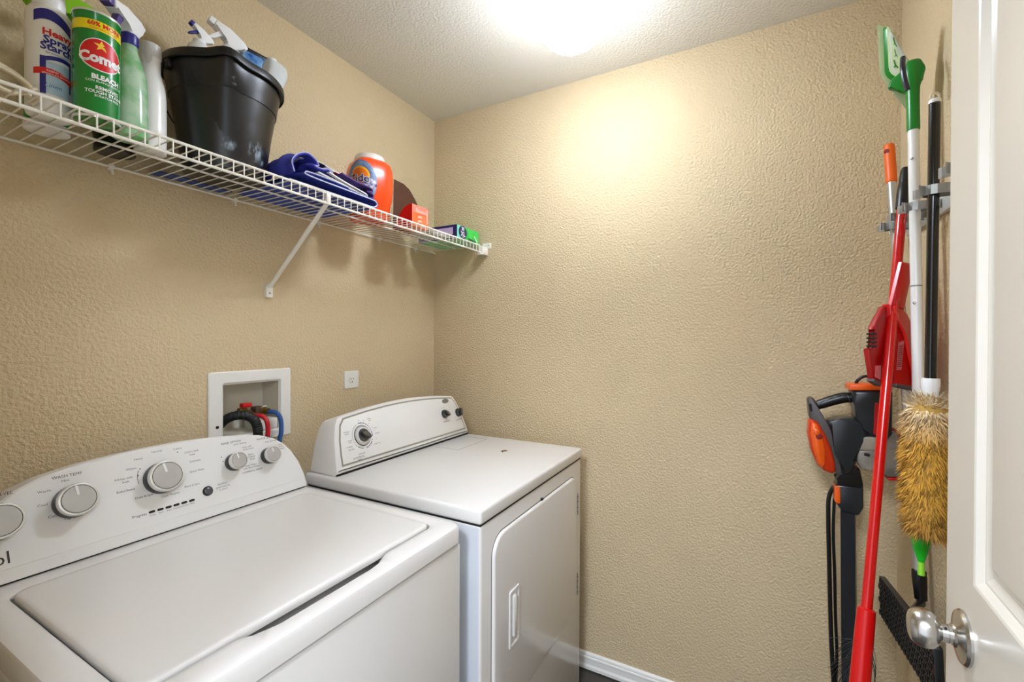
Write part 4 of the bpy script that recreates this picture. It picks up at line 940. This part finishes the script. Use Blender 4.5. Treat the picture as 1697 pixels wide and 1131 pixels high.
def fur():
    verts = []; faces = []; cols = []
    R = random.Random(5)
    for i in range(9000):
        t = R.random(); th = R.random()*2*PI
        rc = .036*math.sqrt(max(.0, 1-(2*t-1)**6))*(.93 if t < .7 else .93-.25*(t-.7)); rc = max(rc, .004)
        p = FC0+Vector((rc*math.cos(th), rc*math.sin(th), -.006-t*(FL_-.02)))
        rad = Vector((math.cos(th), math.sin(th), 0)); tan = Vector((-math.sin(th), math.cos(th), 0))
        vert = Vector((0, 0, -1)) if t > .07 else Vector((0, 0, .8))
        clump = math.sin(th*5+t*23)+math.sin(th*3-t*37+1)
        d = (rad*R.uniform(.6, 1.15)+vert*R.uniform(.15, 1.0)+tan*(R.uniform(-.45, .45)+.25*clump)).normalized()
        L = R.uniform(.015, .029)*(1.0 if t < .9 else 1.25)
        wdt = R.uniform(.0008, .0016); side = d.cross(rad); side = side.normalized() if side.length > 1e-4 else tan
        side = (side+tan*R.uniform(-.5, .5)).normalized()
        q = p+d*L*.5+rad*.001; e = p+d*L+vert*L*R.uniform(.1, .4)
        if min(q.y, e.y) < YC+.004: e.y = max(e.y, YC+.004); q.y = max(q.y, YC+.004)
        b = len(verts)
        verts += [p-side*wdt, p+side*wdt, q-side*wdt*.9, q+side*wdt*.9, e]
        faces += [(b, b+1, b+3, b+2), (b+2, b+3, b+4)]
        dk = .62*R.random()+.38*(.5+.25*clump); pale = max(0, 1-t*3.2)
        cols.append((dk, pale, t))
    me = bpy.data.meshes.new('fur'); me.from_pydata([v-wloc(fd) for v in verts], [], faces)
    ca = me.color_attributes.new('fur_colour', 'FLOAT_COLOR', 'POINT'); data = []
    root = Vector(lin((250, 214, 130))); mid = Vector(lin((226, 170, 60))); dark = Vector(lin((62, 34, 12))); cream = Vector(lin((250, 240, 212))); rust = Vector(lin((176, 122, 60)))
    for dk, pale, t in cols:
        r = root.lerp(cream, pale); m_ = mid.lerp(cream, pale*.8).lerp(rust, max(0, t-.72)*2.2)
        tip = (dark if dk < .5 else m_); m_ = m_.lerp(dark, .35 if dk < .25 else 0)
        for c_ in (r, r, m_, m_, tip): data += [*c_, 1]
    ca.data.foreach_set('color', data)
    m = bpy.data.materials.new('wool_fur'); m.use_nodes = True; n = m.node_tree.nodes.new('ShaderNodeVertexColor'); n.layer_name = 'fur_colour'
    m.node_tree.links.new(n.outputs[0], m.node_tree.nodes['Principled BSDF'].inputs['Base Color']); m.node_tree.nodes['Principled BSDF'].inputs['Roughness'].default_value = .75
    me.materials.append(m); o = bpy.data.objects.new('wool_fibres', me); COL.objects.link(o); o.parent = fd; o['kind'] = 'stuff'
fur()

# orange-gripped mop with black flat head
om = thing('flat_mop', (-.30, -1.745, .62), 'silver-poled mop with orange grip and black rectangular head', 'mop')
T0 = Vector((-.128, -1.745, 1.928)); T1 = Vector((-.316, -1.775, .750)); ox = (T1-T0).normalized()
ot = lambda z_: T0+ox*((z_-T0.z)/ox.z)
obj('pole', tube([ot(1.815), ot(.775)], .0112, 20), ALU, om)
og = obj('orange_grip', lathe([(.009, 0), (.0125, .003), (.0132, .012), (.0132, .110), (.0128, .116), (.0115, .118)], ot(1.925), ox, 28), mat('orange_grip_rubber', (240, 104, 16), .45, var=.06), om)
obj('grip_hole', lathe([(.0068, .0125), (.0068, .0136), (.0001, .0138)], ot(1.902), (-.75, .66, 0), 18), mat('grip_hole_dark', (120, 20, 10), .7, var=.1), og)
obj('black_sleeve', lathe([(.0120, 0), (.0145, .003), (.0150, .020), (.0130, .055), (.0125, .070)], ot(.786), ox, 24), BLACK, om)
obj('swivel_joint', tube([ot(.72), ot(.71), Vector((-.44, -1.735, .735))], [.008, .009, .011], 14), BLACK, om)
PB = Frame(Vector((-.375, -1.716, .690)), (-.985, .02, .170), (.170, 0, .985))
hp = obj('flat_head', prism(rrect(-.150, .320, -.050, .050, .004, 2), PB, -.008, .006, .002), mat('black_head_plastic', (26, 28, 30), .4, var=.1), om)
bm = bmesh.new(); sgn = 1 if PB.n.y > 0 else -1
for i in range(20):
    for j in range(6):
        a = -.138+.0250*i+(.0125 if j % 2 else 0); b = -.041+.0164*j
        if a > .312: continue
        hx = [(a+.0092*math.cos(t), b+.0078*math.sin(t)) for t in [PI/6+PI/3*k for k in range(6)]]
        hi = [(a+.0065*math.cos(t), b+.0055*math.sin(t)) for t in [PI/6+PI/3*k for k in range(6)]]
        h = .006 if sgn > 0 else -.008
        loft([[PB(x_, y_, h) for x_, y_ in hx], [PB(x_, y_, h+sgn*.0028) for x_, y_ in hx], [PB(x_, y_, h+sgn*.0028) for x_, y_ in hi], [PB(x_, y_, h+sgn*.0006) for x_, y_ in hi]], bm=bm)
hx_ = obj('hexagon_grip_cells', bm, BLACK, hp, ang=20); hx_['kind'] = 'stuff'

# red broom and snap-on dustpan
rb = thing('broom', (-.38, -1.66, .35), 'red-poled broom with black grip tip hanging in the rack', 'broom')
R0 = Vector((-.286, -1.7462, 1.7901)); R1 = Vector((-.5887, -1.6109, .6299)); rx = (R1-R0).normalized(); rt_ = lambda z_: R0+rx*((z_-R0.z)/rx.z)
obj('pole', tube([rt_(1.715), rt_(.745)], .0105, 20), REDP, rb)
bgp = obj('black_grip', lathe([(.003, 0), (.008, .003), (.0105, .014), (.0115, .045), (.0118, .050), (.0125, .052), (.0138, .075), (.0138, .115), (.0115, .118)], rt_(1.808), rx, 24), BLACK, rb)
sl = obj('red_socket', lathe([(.0115, 0), (.0165, .004), (.0172, .02), (.0178, .09), (.0185, .15), (.0175, .22), (.014, .25)], rt_(.775), rx, 28), RED, rb)
hdz = rt_(.50)
BF = Frame(hdz, Vector((-.45, .85, 0)), Vector((0, 0, 1)))
obj('broom_block', prism([(-.09, -.03), (.12, -.075), (.12, -.045), (.02, .012), (-.02, .015), (-.09, -.004)], BF, -.016, .016, .004), RED, rb)
def bristles():
    bm = bmesh.new(); R = random.Random(3)
    for i in range(260):
        a = R.uniform(-.085, .115); z0 = -.03-(a+.09)*.21; h = R.uniform(-.012, .012)
        p = BF(a, z0+.004, h); e = BF(a*1.25+R.uniform(-.01, .01), z0-.13-R.uniform(0, .01), h*1.5)
        tube([p, (p+e)/2+Vector((0, 0, .002)), e], .0007, 3, bm, cap=False)
    return bm
o = obj('bristles', bristles(), mat('dark_bristle', (40, 42, 44), .5, var=.2), rb); o['kind'] = 'stuff'
bm = bmesh.new(); R = random.Random(9)
for i in range(34):
    s0 = rt_(R.uniform(.71, .65))+Vector((.014, .010, 0))*R.uniform(.6, 1); a = R.uniform(0, 1)**1.4
    d = Vector((.3, 1.0, 0)).normalized()*R.uniform(.1, 1)*(.035+.04*a)
    e = s0+d+Vector((0, 0, -.015-.085*(1-a)))
    tube([s0, (s0+e)/2+d*.12, e], .0006, 3, bm, cap=False)
for i in range(8):
    s0 = rt_(R.uniform(.72, .68))+Vector((-.012, -.012, 0)); tube([s0, s0+Vector((-.004, -.006, -.03)), s0+Vector((-.003, -.006, -.07-.02*R.random()))], .0005, 3, bm, cap=False)
o = obj('stray_bristles', bm, mat('dark_bristle', (40, 42, 44)), rb); o['kind'] = 'stuff'

dpn = thing('dustpan', (-.338, -1.729, 1.24), 'red plastic dustpan with black comb teeth clipped on the broom', 'dustpan')
P1 = Vector((-.3585, -1.7242, 1.3496)); PF = Frame(P1, (.766, -.643, 0), (0, 0, 1))    # a grows to the wall side
sgn = -1 if PF.n.dot(Vector((-1.78, -1.41, 1.36))-P1) < 0 else 1
k = 1.03
def Q(l): return [(-a*k, b*k) for a, b in l]
PF2 = PF
hh = lambda h: h*sgn
obj('dustpan_handle', loft([[PF(a, b, hh(h)) for a, b in p_] for p_, h in ((Q([(.004, .198), (-.043, .195), (-.006, .084), (.043, .093)]), -.004), (Q([(.004, .198), (-.043, .195), (-.006, .084), (.043, .093)]), .003), (inset(Q([(.004, .198), (-.043, .195), (-.006, .084), (.043, .093)]), .004), .0055))]), RED, dpn)
right = Q([(.044, .098), (-.006, .086), (-.026, .074), (-.039, .045), (-.070, .016), (-.076, -.02), (-.074, -.064), (-.062, -.106), (.018, -.094), (.030, -.062), (.036, .02)])
left = Q([(.032, .093), (.052, .092), (.085, .047), (.096, .036), (.082, .033), (.087, -.009), (.109, -.008), (.091, -.081), (.063, -.091), (.030, -.086)])
pan = obj('pan_body', prism(right, PF, hh(-.018), hh(.002), .004, 2), RED, dpn)
obj('pan_wing', prism(left, PF, hh(-.020), hh(-.006), .004, 2), mat('deep_red_plastic', (160, 8, 10), .35, var=.06), pan)
rd = [PF(-a*k, b*k, hh(.006)) for a, b in ((.038, .093), (.033, .076), (.026, .062), (.008, .042), (-.007, .020), (-.022, -.023), (-.038, -.062), (-.053, -.100))]
obj('pan_ridge', tube(smooth_path(rd, 5), .004, 8), mat('bright_red_edge', (226, 40, 36), .3, var=.04), pan)
for i in range(4):
    b = (.026-.0095*i)*k
    tt = obj('comb_tooth', prism([(-.106*k, b-.0022), (-.080*k, b-.003), (-.080*k, b+.003), (-.106*k, b+.0022)], PF, hh(-.014), hh(-.005), .001, 1), BLACK, pan)
obj('lip_edge', prism(Q([(.018, -.091), (.020, -.098), (-.064, -.113), (-.063, -.104)]), PF, hh(-.018), hh(.003), .001, 1), mat('grey_rubber_lip', (96, 84, 84), .6, var=.05), pan)
obj('lip_edge', prism(Q([(.091, -.078), (.092, -.085), (.062, -.098), (.062, -.089)]), PF, hh(-.021), hh(-.004), .001, 1), mat('grey_rubber_lip', (96, 84, 84)), pan)
bm = bmesh.new(); h_ = hh(.0026)
bm.faces.new([bm.verts.new(PF(a, b, h_)) for a, b in Q([(.014, .005), (-.010, .012), (.001, -.059), (.021, -.060)])])
bm.faces.new([bm.verts.new(PF(a, b, hh(-.0055))) for a, b in Q([(.086, -.048), (.064, -.048), (.066, -.082), (.088, -.074)])])
st_ = obj('pink_sticker', bm, mat('pink_sticker_paper', (226, 120, 120), .5, var=.12, vscale=120), pan, smooth=False)
bm = bmesh.new()
for j in range(11):
    b = -.004-.0048*j; a = .010+(-.002)*j*.3
    bm.faces.new([bm.verts.new(PF(-x_*k, y_*k, hh(.0031))) for x_, y_ in ((.012+.0006*j, b), (-.005+.0007*j, b+.001), (-.005+.0007*j, b+.0032), (.012+.0006*j, b+.0022))])
obj('sticker_print_lines', bm, mat('dark_red_print', (150, 50, 56), .6, var=.1), pan, smooth=False)['kind'] = 'stuff'

# ------------------------------------------------------------ stick vacuum
VX = -.18
va = thing('stick_vacuum', (VX, -1.64, 0), 'charcoal and orange stick vacuum standing in the far right corner', 'vacuum')
VF = Frame((VX, -1.62, 1.10), (0, -1, 0), (0, 0, 1))      # n = (-1,0,0): towards the room
def vp(name, poly, h0, h1, m, bev=.004, parent=va, seg=3, ang=40): return obj(name, prism(poly, VF, h0, h1, bev, seg), m, parent, ang=ang)
up = vp('motor_housing', [(.030, .120), (.122, .126), (.121, -.005), (.076, -.010), (.058, .012), (.041, .036), (.037, .075)], -.040, .036, VDARK, .010)
vp('orange_top_lid', [(.025, .131), (.028, .136), (.119, .141), (.119, .125), (.025, .119)], -.042, .039, ORANGE, .004, up)
obj('top_cord_loop', tube(smooth_path([VF(*p) for p in ((.044, .132), (.050, .147), (.066, .158), (.086, .152), (.100, .138))], 6), .0042, 10), BLACK, up)
vp('red_side_label', [(.082, .088), (.112, .0895), (.107, -.001), (.079, 0)], .0355, .0372, mat('red_label', (176, 16, 20), .3, var=.05), .0004, up, 1)
bm = bmesh.new(); add_text(bm, 'rocket', VF, .0965, .040, .019, .0378, rot=PI/2-.04, bold=.0004); obj('label_lettering', bm, CAPW, up, smooth=False)
bm = bmesh.new(); add_text(bm, 'SHARK', VF, .106, .040, .008, .0378, rot=PI/2-.04); obj('label_small_lettering', bm, CAPW, up, smooth=False)
g = obj('handle_grip', tube(smooth_path([VF(-.050, .066), VF(-.034, .073), VF(-.010, .084), VF(.018, .094), VF(.042, .095)], 5), [.0125, .013, .0135, .0135, .014, .0145, .0145, .0145, .015, .015, .015, .015, .0155, .0155, .0155, .0155, .015, .015, .0145, .014, .014], 16), BLACK, va)
obj('grip_band', tube([VF(.026, .0935), VF(.0275, .0940)], .0160, 20), VGREY, g)
arcp = [(-.073, .084), (-.066, .092), (-.058, .090), (-.052, .080), (-.038, .038), (-.014, -.005), (.005, -.051), (.013, -.100), (.012, -.128), (.0, -.128), (-.006, -.105), (-.013, -.070), (-.031, -.021), (-.049, .016), (-.068, .030)]
ar = vp('rear_arch', arcp, -.026, .026, VGREY, .006)
vp('arch_slot', [(-.070, .072), (-.064, .075), (-.061, .052), (-.067, .050)], .0255, .0268, DARK, .0003, ar, 1)
mo = vp('motor_body', [(-.028, .026), (0, .034), (.036, .042), (.052, .026), (.076, -.006), (.047, -.013), (.044, -.085), (.030, -.120), (.010, -.128), (.003, -.062)], -.036, .034, VDARK, .012)
obj('duct', tube(smooth_path([VF(-.018, .016, .012), VF(.015, .024, .016), (VF(.040, .022, .018)), VF(.066, -.002, .016)], 5), .012, 14), BLACK, mo)
capp = [(-.069, .018), (-.062, .029), (-.047, .020), (-.031, -.010), (-.016, -.048), (-.006, -.091), (-.004, -.118), (-.012, -.124), (-.032, -.119), (-.049, -.103), (-.063, -.065), (-.071, -.019)]
cpm = mat('red_orange_cap', (206, 56, 18), .25, var=.06)
cc = obj('filter_cap', loft([[VF(a, b, h) for a, b in inset(capp, d)] for d, h in ((0, -.026), (0, .026), (.004, .032), (.010, .035))]), cpm, va, ang=60)
ov = [(-.064, .018), (-.052, .018), (-.038, -.012), (-.030, -.056), (-.030, -.096), (-.036, -.112), (-.048, -.098), (-.060, -.056), (-.066, -.015)]
obj('orange_oval', loft([[VF(a, b, h) for a, b in inset(ov, d)] for d, h in ((0, .030), (.001, .038), (.004, .041))]), ORANGE, cc, ang=60)
obj('release_button', loft([[VF(a, b, h) for a, b in ell(-.052, -.006, .0085*s, .010*s, 20)] for s, h in ((1, .040), (.95, .0435), (.7, .045))]), ORANGE, cc, ang=60)
obj('button_recess', loft([[VF(a, b, .0412) for a, b in ell(-.046, -.018, .0085, .009, 18)], [VF(a, b, .0414) for a, b in ell(-.046, -.018, .008, .0085, 18)]]), mat('dark_red_recess', (130, 20, 10), .5, var=.1), cc)
cu = vp('dust_cup', [(.045, -.049), (.087, -.044), (.100, -.044), (.120, .016), (.130, .012), (.143, -.018), (.146, -.085), (.140, -.112), (.113, -.117), (.091, -.098), (.074, -.100), (.057, -.105), (.045, -.085)], -.036, .030, CUP, .008, va)
vp('cup_collar', [(.046, -.012), (.105, -.006), (.105, -.043), (.046, -.049)], -.034, .032, mat('cup_collar_grey', (150, 140, 124), .4, var=.08), .003, cu)
obj('cup_latch', tube([VF(.060, -.058, .031), VF(.072, -.060, .031)], .004, 8), BLACK, cu)
vp('cup_red_base', [(.112, -.117), (.141, -.113), (.142, -.122), (.112, -.124)], -.036, .031, RED, .002, cu)
obj('cup_rim', tube(smooth_path([VF(.118, .020, .030), VF(.131, .012, .030), VF(.142, -.015, .030), VF(.147, -.050, .030)], 5), .0035, 8), mat('dark_red_trim', (120, 28, 18), .35, var=.08), cu)
nkv = vp('neck', [(.006, -.118), (.040, -.112), (.052, -.100), (.061, -.149), (.060, -.162), (-.003, -.162), (.004, -.140)], -.026, .024, BLACK, .008)
cn = vp('connector', [(-.005, -.155), (.061, -.152), (.062, -.213), (.051, -.238), (.012, -.232), (-.004, -.206)], -.026, .024, VDARK, .007)
vp('orange_release', [(-.0065, -.159), (.0065, -.160), (.008, -.207), (.002, -.210), (-.0055, -.205)], -.010, .0275, ORANGE, .002, cn)
TB = loft([[VF(a0_+a, -.232+b0, h) for a, h, b0 in ((0, -.016, 0), (.034, -.016, 0), (.034, .012, 0), (.017, .018, 0), (0, .012, 0))] for a0_, b0 in ()]) if False else None
bm = bmesh.new(); P = [(-.017, -.014), (.017, -.014), (.019, 0), (.014, .014), (-.010, .014), (-.018, .004)]
loft([[VF(.029+a, -.225, h) for a, h in P], [VF(.038+a, -1.03, h) for a, h in P]], bm=bm)
obj('wand', bm, VDARK, va, ang=25)
obj('floor_head', box(VX-.09, VX+.06, -1.76, -1.54, .002, .07, .012, 3), VDARK, va)
c1 = smooth_path([VF(.010, -.168, -.01), VF(-.006, -.172, .0), VF(-.016, -.20, .0), VF(-.018, -.25, .0), VF(-.014, -.42, .0), VF(-.009, -.60, .0), VF(-.002, -.74, 0), VF(.010, -.95, -.005)], 8)
obj('power_cord', tube(c1, .0058, 10), BLACK, va)
c2 = smooth_path([VF(-.002, -.19, -.008), VF(-.005, -.30, -.004), VF(-.001, -.42, -.004), VF(.002, -.55, -.004), (VF(.006, -.66, -.004)), VF(.004, -.80, -.004), VF(.014, -.95, -.008)], 8)
obj('power_cord', tube(c2, .0042, 10), BLACK, va)
